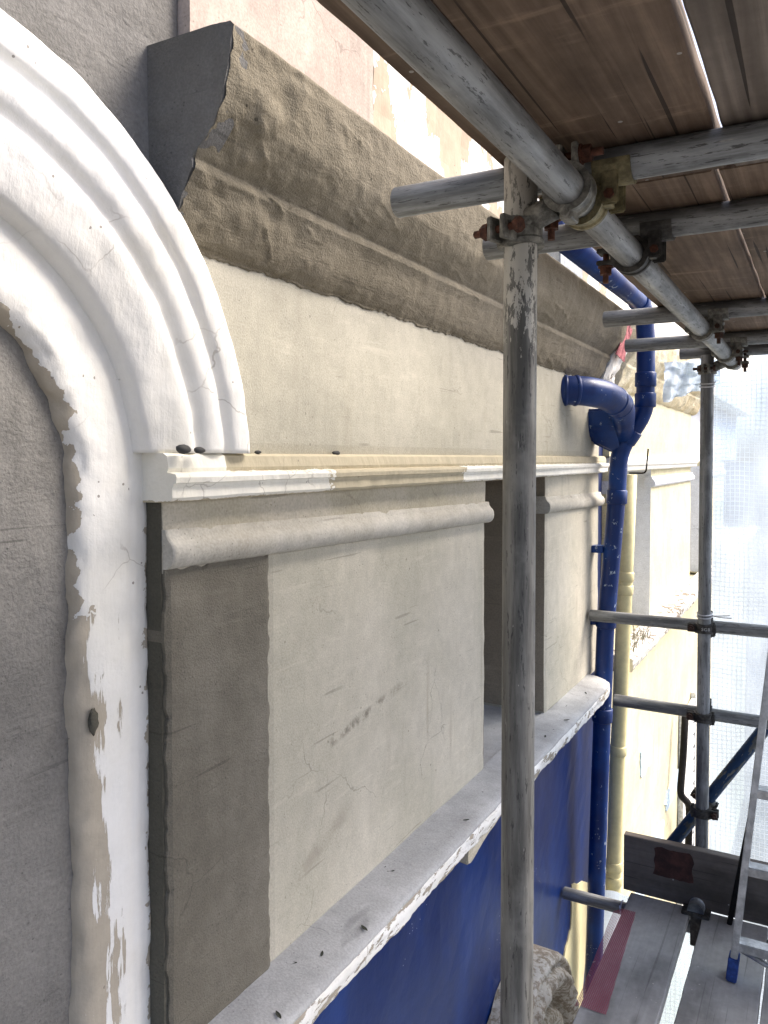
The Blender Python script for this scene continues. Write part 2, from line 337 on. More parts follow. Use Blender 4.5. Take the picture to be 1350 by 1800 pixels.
def sheet_mat():
    t = NT('reinforced_sheeting')
    x, y, z = t.xyz()
    wx = t.math('ADD', x, t.math('MULTIPLY', t.noise(2, 1), .03)); wz = t.math('ADD', z, t.math('MULTIPLY', t.noise(4, 2, .5, t.map((1, 1, 1), loc=(8, 0, 0))), .03))
    g = []
    for q in (wx, wz):
        fr = t.math('ABSOLUTE', t.math('SUBTRACT', t.math('FRACT', t.math('MULTIPLY', q, 56.)), .5))
        g.append(t.math('GREATER_THAN', fr, .425))
    line = t.math('MAXIMUM', g[0], g[1])
    tr = t.n('BsdfTranslucent', {'Color': (.66, .76, .88, 1)}).outputs[0]  # bluish backlight put into the translucent colour
    df = t.n('BsdfDiffuse', {'Color': (.50, .56, .62, 1)}).outputs[0]
    tp = t.n('BsdfTransparent', {'Color': (.52, .72, .98, 1)}).outputs[0]  # tint stands in for blue sky seen through the sheet
    pl = t.n('MixShader', {0: .40, 1: tr, 2: df}).outputs[0]
    th = t.n('MixShader', {0: .6, 1: tr, 2: df}).outputs[0]
    fold = t.ramp(t.noise(1.5, 4, .5, t.map((2.2, 1, .8))), .40, .66)
    cell = t.n('MixShader', {0: t.mr(fold, 0, 1, .15, .55), 1: pl, 2: tp}).outputs[0]
    sh = t.n('MixShader', {0: line, 1: cell, 2: th}).outputs[0]
    t.link(sh, t.out.inputs[0]); return t.m
M['sheet'] = sheet_mat()
def net_mat():
    t = NT('red_fibre_mesh')
    x, y, z = t.xyz()
    g = []
    for q, k in ((x, 170.), (y, 150.)):
        fr = t.math('FRACT', t.math('MULTIPLY', q, k)); g.append(t.math('LESS_THAN', fr, .34))
    line = t.math('MAXIMUM', g[0], g[1])
    tp = t.n('BsdfTransparent').outputs[0]
    df = t.n('BsdfDiffuse', {'Color': (.30, .085, .12, 1)}).outputs[0]
    sh = t.n('MixShader', {0: line, 1: tp, 2: df}).outputs[0]
    t.link(sh, t.out.inputs[0]); return t.m
M['net'] = net_mat()

# ------------------------------------------------------------------ object helpers
def mesh_obj(name, bm, mat, parent=None, smooth=False, mats=None):
    me = bpy.data.meshes.new(name); bm.to_mesh(me); bm.free()
    for k in (mats or [mat]): me.materials.append(k)
    if smooth: me.polygons.foreach_set('use_smooth', [True] * len(me.polygons))
    o = bpy.data.objects.new(name, me); col.objects.link(o)
    if parent is not None:
        o.parent = parent; o.matrix_parent_inverse = parent_inv(parent)
    return o
def parent_inv(p):          # parts are modelled in world coordinates
    return p.matrix_basis.inverted() if p.parent is None else Matrix.Identity(4)
def thing(name, label, cat, loc=(0, 0, 0), group=None):
    o = bpy.data.objects.new(name, None); col.objects.link(o); o.location = loc; o.empty_display_size = .1
    return tag(o, label, cat, group)
def tag(o, label, cat, group=None, kind=None):
    if label: o['label'] = label
    if cat: o['category'] = cat
    if group: o['group'] = group
    if kind: o['kind'] = kind
    return o
def nz(p, s, seed=0.):
    return noise.noise((p[0] * s + seed, p[1] * s + seed * 1.7, p[2] * s - seed))
def fz(p, s, seed=0., o=4):
    return noise.fractal((p[0] * s + seed, p[1] * s + seed * 1.7, p[2] * s - seed), 1., 2., o)

def add_box(bm, x0, x1, y0, y1, z0, z1, bev=0.):
    vs = [bm.verts.new((x, y, z)) for x in (x0, x1) for y in (y0, y1) for z in (z0, z1)]
    f = [(0, 1, 3, 2), (4, 6, 7, 5), (0, 4, 5, 1), (2, 3, 7, 6), (0, 2, 6, 4), (1, 5, 7, 3)]
    fs = [bm.faces.new([vs[i] for i in q]) for q in f]
    if bev: bmesh.ops.bevel(bm, geom=list({e for q in fs for e in q.edges}), offset=bev, segments=2, affect='EDGES')
    return vs
def box(name, x0, x1, y0, y1, z0, z1, mat, parent=None, bev=0.):
    bm = bmesh.new(); add_box(bm, x0, x1, y0, y1, z0, z1, bev); return mesh_obj(name, bm, mat, parent)

def slab(name, y0, y1, z0, z1, x, back, mat, parent, step=.03, amp=.0015, edge=.0, seed=0., hole=None):
    """wall slab with a gently uneven front at x; its vertical and lower edges can be ragged"""
    bm = bmesh.new()
    ny = max(2, min(160, int((y1 - y0) / step))); nzv = max(2, min(160, int((z1 - z0) / step)))
    F = [[None] * (nzv + 1) for _ in range(ny + 1)]
    for i in range(ny + 1):
        for j in range(nzv + 1):
            y = y0 + (y1 - y0) * i / ny; z = z0 + (z1 - z0) * j / nzv
            p = (x, y, z)
            dx = amp * fz(p, 4, seed) + amp * .5 * fz(p, 17, seed + 3)
            e = edge * (fz(p, 38, seed + 9, 5)) if (i in (0, ny)) else 0.
            ez = edge * (fz(p, 38, seed + 5, 5)) if (j in (0, nzv)) else 0.
            rnd = -.0035 if (i in (0, ny) or j in (0, nzv)) else 0.
            F[i][j] = bm.verts.new((x + dx + rnd, y + e, z + ez))
    for i in range(ny):
        for j in range(nzv):
            bm.faces.new((F[i][j], F[i + 1][j], F[i + 1][j + 1], F[i][j + 1]))
    ring = [F[i][0] for i in range(ny + 1)] + [F[ny][j] for j in range(1, nzv + 1)] + [F[i][nzv] for i in range(ny - 1, -1, -1)] + [F[0][j] for j in range(nzv - 1, 0, -1)]
    bk = [bm.verts.new((back, v.co.y, v.co.z)) for v in ring]
    n = len(ring)
    for i in range(n): bm.faces.new((ring[i], bk[i], bk[(i + 1) % n], ring[(i + 1) % n]))
    o = mesh_obj(name, bm, mat, parent)
    return o

random.seed(3)
RIDGES = []
for _ in range(16):          # trowel ridges left on the fresh cornice: y, z, direction, length, height
    RIDGES.append((random.uniform(.90, 1.30), random.uniform(2.09, 2.33), random.uniform(-.75, .1), random.uniform(.03, .10), random.uniform(.002, .0045)))
for _ in range(14):
    RIDGES.append((random.uniform(1.2, 3.2), random.uniform(2.08, 2.33), random.uniform(-.12, .12), random.uniform(.10, .35), random.uniform(.0015, .0035)))
def ridge(y, z):
    h = 0.
    for ry, rz, an, ln, ht in RIDGES:
        dy, dz = y - ry, z - rz
        if abs(dy) > ln + .02: continue
        u = dy * math.cos(an) + dz * math.sin(an); v = -dy * math.sin(an) + dz * math.cos(an) + .15 * u * u / ln + .006 * noise.noise((y * 45, z * 45, ry))
        if 0 <= u <= ln:
            g = abs(v) / .0045
            if g < 1: h += ht * (1 - g) * min(1., 8 * u / ln, 8 * (1 - u / ln)) * (1 if v > 0 else .6)
    return h
def sweep(name, prof, y0, y1, mat, parent, step=.02, amp=.0, fs=12, edgefn=None, caps=True, smooth=True, mats=None, cap_mat=0, sub=1, rough=0.):
    """extrude an (x,z) profile along Y with noise; prof runs top to bottom; first and last points sit on the wall"""
    pts = []
    for a, b in zip(prof, prof[1:]):
        for k in range(sub): pts.append((a[0] + (b[0] - a[0]) * k / sub, a[1] + (b[1] - a[1]) * k / sub))
    pts.append(prof[-1])
    ny = max(2, int((y1 - y0) / step)); bm = bmesh.new(); G = []
    for i in range(ny + 1):
        y = y0 + (y1 - y0) * i / ny; row = []
        for k, (x, z) in enumerate(pts):
            p = (x, y, z); d = amp * (fz(p, fs, 2.) + .5 * fz(p, fs * 3.3, 7.))
            if rough: d += ridge(y, z) if name == 'cornice' and y < 3.6 else 0.; lump = .6 + 1.7 * max(0., min(1., (1.35 - y) / .35)) if name == 'cornice' and y < 3.6 else 1.; d += rough * lump * (.8 * fz((x, y * .8, z), 26, 4., 5) + 1.8 * max(0, fz((x, y * .75, z), 12, 11., 5) - .22))
            q = Vector((x + d, y, z - .4 * d))
            if edgefn: q = edgefn(q, k, len(pts), i, ny)
            row.append(bm.verts.new(q))
        G.append(row)
    for i in range(ny):
        for k in range(len(pts) - 1):
            bm.faces.new((G[i][k], G[i][k + 1], G[i + 1][k + 1], G[i + 1][k]))
    for f in bm.faces: f.smooth = smooth
    if caps:
        for row, rev in ((G[0], False), (G[-1], True)):
            zb, zt = min(v.co.z for v in row), max(v.co.z for v in row)
            a = bm.verts.new((min(v.co.x for v in row) - .03, row[0].co.y, row[-1].co.z)); b = bm.verts.new((min(v.co.x for v in row) - .03, row[0].co.y, row[0].co.z))
            vs = list(row) + [a, b]
            f = bm.faces.new(vs if rev else vs[::-1]); f.material_index = cap_mat
    return mesh_obj(name, bm, mat, parent, mats=mats)

def ring_path(bm, path, rad, seg=20, cap=True, rads=None):
    """tube skin along a polyline"""
    path = [Vector(p) for p in path]; prev = None; rows = []
    t0 = (path[1] - path[0]).normalized()
    up = Vector((0, 0, 1)) if abs(t0.z) < .9 else Vector((0, 1, 0))
    nrm = t0.cross(up).normalized()
    for i, p in enumerate(path):
        t = ((path[min(i + 1, len(path) - 1)] - p).normalized() + (p - path[max(i - 1, 0)]).normalized()).normalized() if 0 < i < len(path) - 1 else (path[1] - path[0] if i == 0 else path[-1] - path[-2]).normalized()
        nrm = (nrm - t * nrm.dot(t)).normalized(); b = t.cross(nrm)
        r = rads[i] if rads else rad
        rows.append([bm.verts.new(p + nrm * r * math.cos(a) + b * r * math.sin(a)) for a in [2 * math.pi * k / seg for k in range(seg)]])
    for r0, r1 in zip(rows, rows[1:]):
        for k in range(seg):
            f = bm.faces.new((r0[k], r0[(k + 1) % seg], r1[(k + 1) % seg], r1[k])); f.smooth = True
    if cap: bm.faces.new(rows[0][::-1]); bm.faces.new(rows[-1])
    return rows
def pipe(name, path, rad, mat, parent=None, seg=20, rads=None, cap=True):
    bm = bmesh.new(); ring_path(bm, path, rad, seg, cap, rads); return mesh_obj(name, bm, mat, parent)
def bend(pts, r=.05, n=6):
    """round the corners of a polyline"""
    pts = [Vector(p) for p in pts]; out = [pts[0]]
    for a, b, c in zip(pts, pts[1:], pts[2:]):
        rr = min(r, (b - a).length * .48, (c - b).length * .48)
        p0 = b + (a - b).normalized() * rr; p1 = b + (c - b).normalized() * rr
        for k in range(n + 1):
            t = k / n; out.append((1 - t) ** 2 * p0 + 2 * t * (1 - t) * b + t * t * p1)
    out.append(pts[-1]); return out

TR = .02415
Y_ = Vector((0, 1, 0))
def scaffold_tube(p0, p1, label, mat='tube', group='scaffold tubes of the frame', r=TR, dent=.0):
    """hollow steel tube, local Z along its axis"""
    p0, p1 = Vector(p0), Vector(p1); L = (p1 - p0).length; seg = 28; bm = bmesh.new()
    nl = max(2, int(L / .12))
    prof = [(r - .004, 0.), (r - .0015, 0.), (r, .002)] + [(r, L * k / nl) for k in range(1, nl)] + [(r, L - .002), (r - .0015, L), (r - .004, L)] + [(r - .004, L - .12)]
    prof = [(r - .004, .12)] + prof
    rows = []
    for q, z in prof:
        rows.append([bm.verts.new((q * math.cos(a), q * math.sin(a), z)) for a in [2 * math.pi * k / seg for k in range(seg)]])
    for a, b in zip(rows, rows[1:]):
        for k in range(seg):
            f = bm.faces.new((a[k], a[(k + 1) % seg], b[(k + 1) % seg], b[k])); f.smooth = True
    bm.faces.new(rows[0]); bm.faces.new(rows[-1][::-1])
    o = mesh_obj('scaffold_tube', bm, M[mat])
    o.rotation_mode = 'QUATERNION'; o.rotation_quaternion = (p1 - p0).to_track_quat('Z', 'Y'); o.location = p0
    tag(o, label, 'scaffold tube', group); return o

def frame(axis, ear):
    a = Vector(axis).normalized(); e = Vector(ear); e = (e - a * e.dot(a)).normalized(); return a, e, a.cross(e)
def hexnut(bm, c, d, r, h):
    d = Vector(d).normalized(); u = d.orthogonal().normalized(); v = d.cross(u)
    A = [bm.verts.new(c + (u * math.cos(k * math.pi / 3) + v * math.sin(k * math.pi / 3)) * r) for k in range(6)]
    B = [bm.verts.new(q.co + d * h) for q in A]
    bm.faces.new(A[::-1]); bm.faces.new(B)
    for k in range(6): bm.faces.new((A[k], A[(k + 1) % 6], B[(k + 1) % 6], B[k]))
def clamp_band(parent, c, axis, ear, nutdir, mat, bmat, wd=.042, blen=.046):
    """one half of a scaffold coupler: split band round a tube, ears, hinge pin, bolt and nut"""
    c = Vector(c); a, e, n = frame(axis, ear)
    if n.dot(Vector(nutdir)) < 0: n = -n
    bm = bmesh.new(); seg = 30; ri, ro = TR + .0006, TR + .0075; rows = []
    for k in range(seg):
        t = 2 * math.pi * k / seg; u = e * math.cos(t) + n * math.sin(t)
        hw = wd / 2 * (1 - .22 * abs(math.sin(t)))
        rib = .0025
        rows.append([bm.verts.new(c + u * q + a * s) for q, s in ((ri, -hw), (ro + rib, -hw), (ro + rib, -hw + .007), (ro, -hw + .010), (ro, hw - .010), (ro + rib, hw - .007), (ro + rib, hw), (ri, hw))])
    for k in range(seg):
        p, q = rows[k], rows[(k + 1) % seg]
        for j in range(8):
            f = bm.faces.new((p[j], p[(j + 1) % 8], q[(j + 1) % 8], q[j]))
    def obox(cc, la, le, ln, bev=.002):
        vs = [bm.verts.new(cc + a * (sa * la) + e * (se * le) + n * (sn * ln)) for sa in (-1, 1) for se in (-1, 1) for sn in (-1, 1)]
        fs = [bm.faces.new([vs[i] for i in q]) for q in ((0, 1, 3, 2), (4, 6, 7, 5), (0, 4, 5, 1), (2, 3, 7, 6), (0, 2, 6, 4), (1, 5, 7, 3))]
        bmesh.ops.bevel(bm, geom=list({x for f in fs for x in f.edges}), offset=bev, segments=1, affect='EDGES')
    for s in (-1, 1):
        obox(c + e * (TR + .020) + n * (s * .011), wd * .40, .016, .0045)
    obox(c - e * (TR + .010), wd * .42, .009, .009)
    bo = mesh_obj('band', bm, mat, parent)
    bm = bmesh.new()
    ring_path(bm, [c - e * (TR + .011) - a * wd * .62, c - e * (TR + .011) + a * wd * .62], .006, 10)
    mesh_obj('hinge_pin', bm, mat, bo)
    bm = bmesh.new(); bc = c + e * (TR + .022)
    ring_path(bm, [bc - n * .024, bc + n * blen], .0055, 12)
    hexnut(bm, bc - n * .026, -n, .011, .008)
    b = mesh_obj('bolt', bm, bmat, parent)
    bm = bmesh.new(); hexnut(bm, bc + n * .0165, n, .0118, .014)
    ring_path(bm, [bc + n * .0155, bc + n * .0178], .0140, 16)
    mesh_obj('nut', bm, bmat, b)
def coupler(label, halves, body=None, mat='coupler', bmat='rust', group='couplers clamping the scaffold tubes'):
    c0 = Vector(halves[0][0])
    t = thing('scaffold_coupler', label, 'coupler', c0, group)
    for h in halves: clamp_band(t, h[0], h[1], h[2], h[3], M[h[4] if len(h) > 4 else mat], M[bmat])
    if body == 'saddle':             # bent plate cradling the transom above the ledger, with its bolt head
        y = c0.y; bm = bmesh.new(); zt = c0.z + 2 * TR; rows = []
        for k in range(13):
            tt = math.pi * (1 + k / 12); rows.append([bm.verts.new((xv, y + (TR + dr) * math.cos(tt), zt + (TR + dr) * math.sin(tt))) for dr in (.0008, .006) for xv in (.575, .628)])
        for p, q in zip(rows, rows[1:]):
            for i, j in ((0, 1), (1, 3), (3, 2), (2, 0)): bm.faces.new((p[i], p[j], q[j], q[i]))
        bm.faces.new([rows[0][i] for i in (0, 1, 3, 2)]); bm.faces.new([rows[-1][i] for i in (0, 2, 3, 1)])
        add_box(bm, .588, .612, y - .027, y - .021, c0.z - .014, zt - TR + .010, .0025); add_box(bm, .588, .612, y + .019, y + .025, c0.z - .014, zt - TR + .010, .0025)
        sd = mesh_obj('saddle', bm, M[mat], t)
        bm = bmesh.new(); hexnut(bm, Vector((.600, y - .027, c0.z + .000)), -Y_, .0075, .005); mesh_obj('bolt_head', bm, M[bmat], sd)
    elif body:
        bm = bmesh.new(); ring_path(bm, [body[0], body[1]], .019, 8); mesh_obj('body', bm, M[mat], t)
    return t

# ================================================================== SETTING
bm = bmesh.new(); S = 900
vs = [bm.verts.new(p) for p in ((-S, -S, -3), (S, -S, -3), (S, S, -3), (-S, S, -3))]; bm.faces.new(vs)
tag(mesh_obj('ground', bm, M['ground']), 'pale pavement below the scaffold', 'ground', kind='structure')

# ================================================================== THE RENDERED HOUSE
H = thing('rendered_house', 'house front with beige and grey fresh render, deep cornice and blue painted base', 'house', (0, 1.2, -3))
YE = 3.53            # right end of its render
SZ = .815            # sill joint
# core behind everything
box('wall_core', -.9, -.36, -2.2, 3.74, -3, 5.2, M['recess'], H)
# frieze between string and cornice
slab('frieze', .95, YE, 1.735, 2.10, 0., -.36, M['frieze'], H, .025, .0025, .0, 1.)
# pilaster strip of darker fresh plaster, main panel, second pilaster
slab('fresh_plaster_strip', .885, 1.1385, .80, 1.565, .007, -.16, M['strip'], H, .008, .0022, .006, 2.)
slab('render_panel', 1.1385, 2.185, .80, 1.565, 0., -.36, M['panel'], H, .02, .0022, .0022, 3.)
slab('pilaster', 2.765, YE, .80, 1.70, 0., -.36, M['panel'], H, .02, .0022, .002, 4.)
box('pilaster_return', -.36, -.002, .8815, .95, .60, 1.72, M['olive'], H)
# window recess lintel, left hidden jamb, and a window at the back
slab('capital', .884, 2.185, 1.56, 1.70, .003, -.36, M['capital'], H, .02, .002, .001, 5.)
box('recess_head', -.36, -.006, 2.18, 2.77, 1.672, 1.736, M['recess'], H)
wn = box('window', -.345, -.30, 2.19, 2.76, .83, 1.665, M['timber'], H)
box('pane', -.305, -.297, 2.24, 2.71, .89, 1.61, M['glass'], wn)
box('glazing_bar', -.30, -.285, 2.465, 2.485, .885, 1.615, M['timber'], wn)
for ya, yb in ((2.1855, 2.1875), (2.7625, 2.7645)):
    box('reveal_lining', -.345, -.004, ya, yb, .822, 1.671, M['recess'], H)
# necking mouldings round the pilaster heads
NK = [(-.01, 1.628), (.0042, 1.627), (.006, 1.618), (.0105, 1.611), (.0165, 1.606), (.0205, 1.598), (.0215, 1.589), (.0195, 1.579), (.0145, 1.571), (.008, 1.567), (-.01, 1.566)]
def neck_dip(q, k, n, i, ny):
    q.z -= .016 * (q.y - .88); return q
sweep('necking', NK, .884, 2.201, M['neck'], H, .01, .0022, 14, neck_dip)
sweep('necking', NK, 2.747, YE + .01, M['neck'], H, .01, .0022, 14, neck_dip)
# string course
ST = [(-.02, 1.743), (.012, 1.742), (.019, 1.738), (.022, 1.720), (.020, 1.7135), (.036, 1.711), (.0385, 1.706), (.0375, 1.698), (.033, 1.6965), (.030, 1.690), (.0305, 1.676), (.026, 1.671), (.012, 1.6685), (-.02, 1.668)]
sweep('string_course', ST, .874, YE + .035, M['string'], H, .008, .0016, 16, smooth=False)
# cornice
CP = [(.0, 2.352), (.10, 2.351), (.130, 2.350), (.1365, 2.343), (.134, 2.325), (.129, 2.298), (.121, 2.262), (.113, 2.236), (.104, 2.222), (.096, 2.211), (.083, 2.196), (.068, 2.181), (.059, 2.173), (.0605, 2.165), (.0605, 2.158), (.0555, 2.151), (.049, 2.140), (.041, 2.120), (.032, 2.098), (.020, 2.078), (.008, 2.064), (-.004, 2.056)]
def cedge(q, k, n, i, ny):
    if k >= n - 7:
        f = (k - n + 7) / 6
        q.z += f * (.007 * fz((0, q.y, 0), 15, 3., 6) + .004 * fz((0, q.y, 0), 70, 9., 3) + .006 * fz((0, q.y, 0), 5, 8., 3)); q.x = max(q.x, .0035) if k < n - 1 else q.x
    if i == 0 and 2 < k < n - 2: q.y += .006 * fz(q, 40, 5., 4)
    return q
sweep('cornice', CP, .892, 3.47, M['cornice'], H, .005, .0028, 7, cedge, sub=4, rough=.0022, caps=False)
CPo = CP
bm = bmesh.new()
pr = [(-.034, 2.353)] + [(x - .0015, z) for x, z in CP[1:-1]] + [(-.002, 2.055), (-.034, 2.045)]
A = [bm.verts.new((x, .890 + .003 * fz((x, 0, z), 30, 2.), z)) for x, z in pr]; B = [bm.verts.new((x, .93, z)) for x, z in pr]
bm.faces.new(A); bm.faces.new(B[::-1])
for k in range(len(A)): bm.faces.new((A[k], B[k], B[(k + 1) % len(A)], A[(k + 1) % len(A)]))
mesh_obj('cornice_end', bm, M['cornice_end'], H)
# broken end of the cornice with its bared white stone and a scrap of red mesh
CB = [(-.01, 2.25), (.07, 2.245), (.095, 2.225), (.085, 2.19), (.06, 2.15), (.045, 2.11), (.03, 2.07), (-.01, 2.05)]
sweep('broken_cornice_end', CB, 3.455, 3.66, M['peel'], H, .012, .012, 9, sub=3, rough=.006)
bm = bmesh.new(); G = []
for i in range(9):
    G.append([bm.verts.new((.125 - .035 * j / 6 + .008 * fz((i, j, 0), .7), 3.44 + .13 * i / 8, 2.315 - .14 * j / 6 - .02 * i / 8)) for j in range(7)])
for i in range(8):
    for j in range(6): bm.faces.new((G[i][j], G[i + 1][j], G[i + 1][j + 1], G[i][j + 1]))
scrap = mesh_obj('mesh_scrap', bm, simple('red_scrim', (.55, .18, .19), .8, 0, .3, .5, 120), H)
sol = scrap.modifiers.new('thick', 'SOLIDIFY'); sol.thickness = .003
# upper wall
slab('upper_wall', .958, 1.535, 2.30, 4.4, -.004, -.36, M['pink'], H, .04, .003, .001, 6.)
slab('upper_wall', 1.537, 3.74, 2.30, 4.4, -.004, -.36, M['upper'], H, .04, .006, .001, 7.)
slab('upper_wall', -2.2, .956, 2.36, 4.4, -.026, -.36, M['greywall'], H, .03, .004, .0, 9.)
# blue base wall
slab('blue_base_wall', -2.2, 3.745, -3, .775, -.06, -.36, M['blue'], H, .06, .003, .0, 10.)
slab('blue_edge_strip', YE + .002, 3.745, .775, 2.30, -.035, -.36, M['blue'], H, .04, .003, .0, 11.)
# sill
SP = [(-.01, SZ + .002), (.012, SZ), (.06, SZ - .004), (.104, SZ - .010), (.1095, SZ - .016), (.109, SZ - .022)]
SF = [(.09, SZ - .0215), (.1075, SZ - .0225), (.1075, SZ - .040), (.103, SZ - .056), (.101, SZ - .068), (.06, SZ - .074), (-.07, SZ - .078)]
def round_end(q, k, n, i, ny):
    d = 3.372 - q.y
    if d < .09: q.x = min(q.x, -.02 + .13 * math.sqrt(max(0., 1 - (1 - max(d, 0) / .09) ** 2)))
    return q
sweep('sill', SP, -.5, 3.372, M['sill'], H, .012, .0012, 14, round_end, sub=2)
sweep('sill_front', SF, -.5, 3.370, M['sill_face'], H, .008, .0014, 16, round_end, sub=3, rough=.0035)
box('sill_bed', -.345, -.012, 2.188, 2.762, .74, SZ - .001, M['sill'], H)
box('sill_core', -.08, .075, -.5, 3.30, .752, .786, M['sill'], H)
# leftover plaster bracket hanging below the sill
bm = bmesh.new()
LPo = [(1.868, .688), (1.87, .71), (1.872, .735), (2.12, .738), (2.11, .722), (2.05, .718), (2.00, .713), (1.962, .712), (1.945, .704), (1.925, .697), (1.902, .690), (1.886, .683)]
A = [bm.verts.new((.084 + .006 * fz((y, z, 0), 20), y, z)) for y, z in LPo]; B = [bm.verts.new((.045, y, z + .004)) for y, z in LPo]
bm.faces.new(A); bm.faces.new(B[::-1])
for k in range(len(A)): bm.faces.new((A[k], B[k], B[(k + 1) % len(A)], A[(k + 1) % len(A)]))
bmesh.ops.bevel(bm, geom=list(bm.edges), offset=.004, segments=2, affect='EDGES')
mesh_obj('plaster_lump', bm, M['capital'], H)
# bared cream patch on the blue wall
bm = bmesh.new()
outl = [(3.34, -.10), (3.60, -.20), (3.60, -.34), (3.58, -.50), (3.53, -.66), (3.51, -.82), (3.42, -1.05), (3.10, -1.0), (3.09, -.80), (3.12, -.55), (3.18, -.40), (3.24, -.34), (3.31, -.28), (3.33, -.20)]
pts = []
for (a, b), (c, d) in zip(outl, outl[1:] + outl[:1]):
    for k in range(6):
        t = k / 6; y, z = a + (c - a) * t, b + (d - b) * t
        pts.append((y + .018 * fz((y, z, 0), 14, 1.), z + .018 * fz((y, z, 3), 14, 2.)))
A = [bm.verts.new((-.0535, y, z)) for y, z in pts]; B = [bm.verts.new((-.075, y, z)) for y, z in pts]
bm.faces.new(A); bm.faces.new(B[::-1])
for k in range(len(A)): bm.faces.new((A[k], B[k], B[(k + 1) % len(A)], A[(k + 1) % len(A)]))
mesh_obj('bare_patch', bm, M['bare'], H)

# -------- arch: recess wall, infill, archivolt, piers
AY, AZ = .4915, 1.70
slab('left_wall', -2.2, AY - .38, -.5, 2.36, -.03, -.36, M['greywall'], H, .04, .003, .0, 12.)
bm = bmesh.new()          # spandrel: wall outside the arch ring
GY, GZ, ro, ri = 40, 1, .56, 0
na = 48; rim = []; out = []
for k in range(na + 1):
    t = math.pi * k / na; y, z = AY + .55 * math.cos(t), AZ + .55 * math.sin(t)
    rim.append((y, z))
    s = 1 / max(abs(math.cos(t)) / .46, abs(math.sin(t)) / .665) if True else 1
    oy, oz = AY + s * math.cos(t), AZ + s * math.sin(t)
    out.append((max(min(oy, AY + .46), AY - .46), min(oz, 2.365)))
rows = []
for (a, b), (c, d) in zip(rim, out):
    r_ = []
    for j in range(13):
        y, z = a + (c - a) * j / 12, b + (d - b) * j / 12
        r_.append(bm.verts.new((-.028 + .003 * fz((0, y, z), 7, 2.), y, z)))
    rows.append(r_)
for a, b in zip(rows, rows[1:]):
    for j in range(12): bm.faces.new((a[j], a[j + 1], b[j + 1], b[j]))
mesh_obj('spandrel', bm, M['greywall'], H, True)
slab('arch_infill', AY - .30, AY + .30, -.5, 2.05, -.058, -.36, M['greywall'], H, .02, .0035, .0, 13.)
AP = [(.262, -.085), (.264, -.060), (.267, -.048), (.273, -.040), (.284, -.034), (.300, -.031), (.325, -.029), (.345, -.028), (.356, -.030), (.362, -.029), (.368, -.021), (.374, -.013), (.384, -.007), (.398, -.002), (.412, .0025), (.425, .0065), (.436, .0085), (.444, .0075), (.450, .003), (.456, .001), (.462, .004), (.468, .011), (.474, .0145), (.484, .017), (.495, .0172), (.504, .0145), (.509, .010), (.514, .0095), (.519, .0125), (.524, .019), (.530, .0215), (.545, .023), (.556, .023), (.563, .020), (.565, .013), (.565, -.035)]
AP = [(r + (.004 * (r - .37) / .195 if r > .37 else 0.), x + (.009 if .37 < r and x > -.02 else 0.)) for r, x in AP]
def subd(P, n):
    o = []
    for a, b in zip(P, P[1:]):
        for k in range(n): o.append((a[0] + (b[0] - a[0]) * k / n, a[1] + (b[1] - a[1]) * k / n))
    return o + [P[-1]]
APi = subd([p for p in AP if p[0] <= .362] + [(.378, -.030), (.392, -.031), (.396, -.05)], 2)
APo = subd([(.360, -.06)] + [p for p in AP if p[0] > .362], 2)
bm = bmesh.new(); rows = []          # inner band: right leg, arch, left leg in one sweep
stations = [('leg', 1, .2 + (AZ - .2) * k / 140) for k in range(140)] + [('arc', 0, math.pi * k / 190) for k in range(191)] + [('leg', -1, AZ - (AZ - .2) * k / 100) for k in range(1, 101)]
for kind, sg, q in stations:
    row = []
    for r, x in APi:
        if kind == 'leg': c_, s_, y, z = sg, 0., AY + sg * r, q
        else: c_, s_ = math.cos(q), math.sin(q); y, z = AY + r * c_, AZ + r * s_
        p = (x, y, z)
        dr = .0016 * fz(p, 12, 8.) + (.006 * fz(p, 22, 2., 5) if r < .28 or r > .375 else 0)
        row.append(bm.verts.new((x + .0024 * fz(p, 9, 3.) + .0012 * fz(p, 30, 6.), y + dr * c_, z + dr * s_)))
    rows.append(row)
for a, b in zip(rows, rows[1:]):
    for j in range(len(APi) - 1):
        f = bm.faces.new((a[j], a[j + 1], b[j + 1], b[j])); f.smooth = True
mesh_obj('arch_band', bm, M['pier'], H)
bm = bmesh.new(); rows = []; nt_ = 190
for k in range(nt_ + 1):
    row = []
    for r, x in APo:
        a0 = math.asin(.0425 / r); t = a0 + (math.pi - 2 * a0) * k / nt_
        y, z = AY + r * math.cos(t), AZ + r * math.sin(t); p = (x, y, z)
        dx = .0022 * fz(p, 9, 3.) + .0012 * fz(p, 30, 6.); dr = .002 * fz(p, 12, 8.)
        row.append(bm.verts.new((x + dx, y + dr * math.cos(t), z + dr * math.sin(t))))
    rows.append(row)
for a, b in zip(rows, rows[1:]):
    for j in range(len(APo) - 1):
        f = bm.faces.new((a[j], a[j + 1], b[j + 1], b[j])); f.smooth = True
for row, rv in ((rows[0], 0), (rows[-1], 1)):
    bk = [bm.verts.new((-.09, v.co.y, v.co.z)) for v in row]
    for j in range(len(row) - 1):
        q = (row[j], row[j + 1], bk[j + 1], bk[j]); bm.faces.new(q if rv else q[::-1])
mesh_obj('archivolt', bm, M['arch'], H)
# knocked hole in the pier, drawn as a solid dark patch
bm = bmesh.new(); bmesh.ops.create_icosphere(bm, subdivisions=3, radius=1)
for v in bm.verts:
    p = v.co.copy(); v.co = Vector((-.0295 + p.x * .004, .777 + p.y * .008 * (1 + .4 * fz(p, 2)), 1.363 + p.z * .018 * (1 + .4 * fz(p, 2, 4.))))
mesh_obj('pier_hole_patch', bm, M['olive'], H, True)

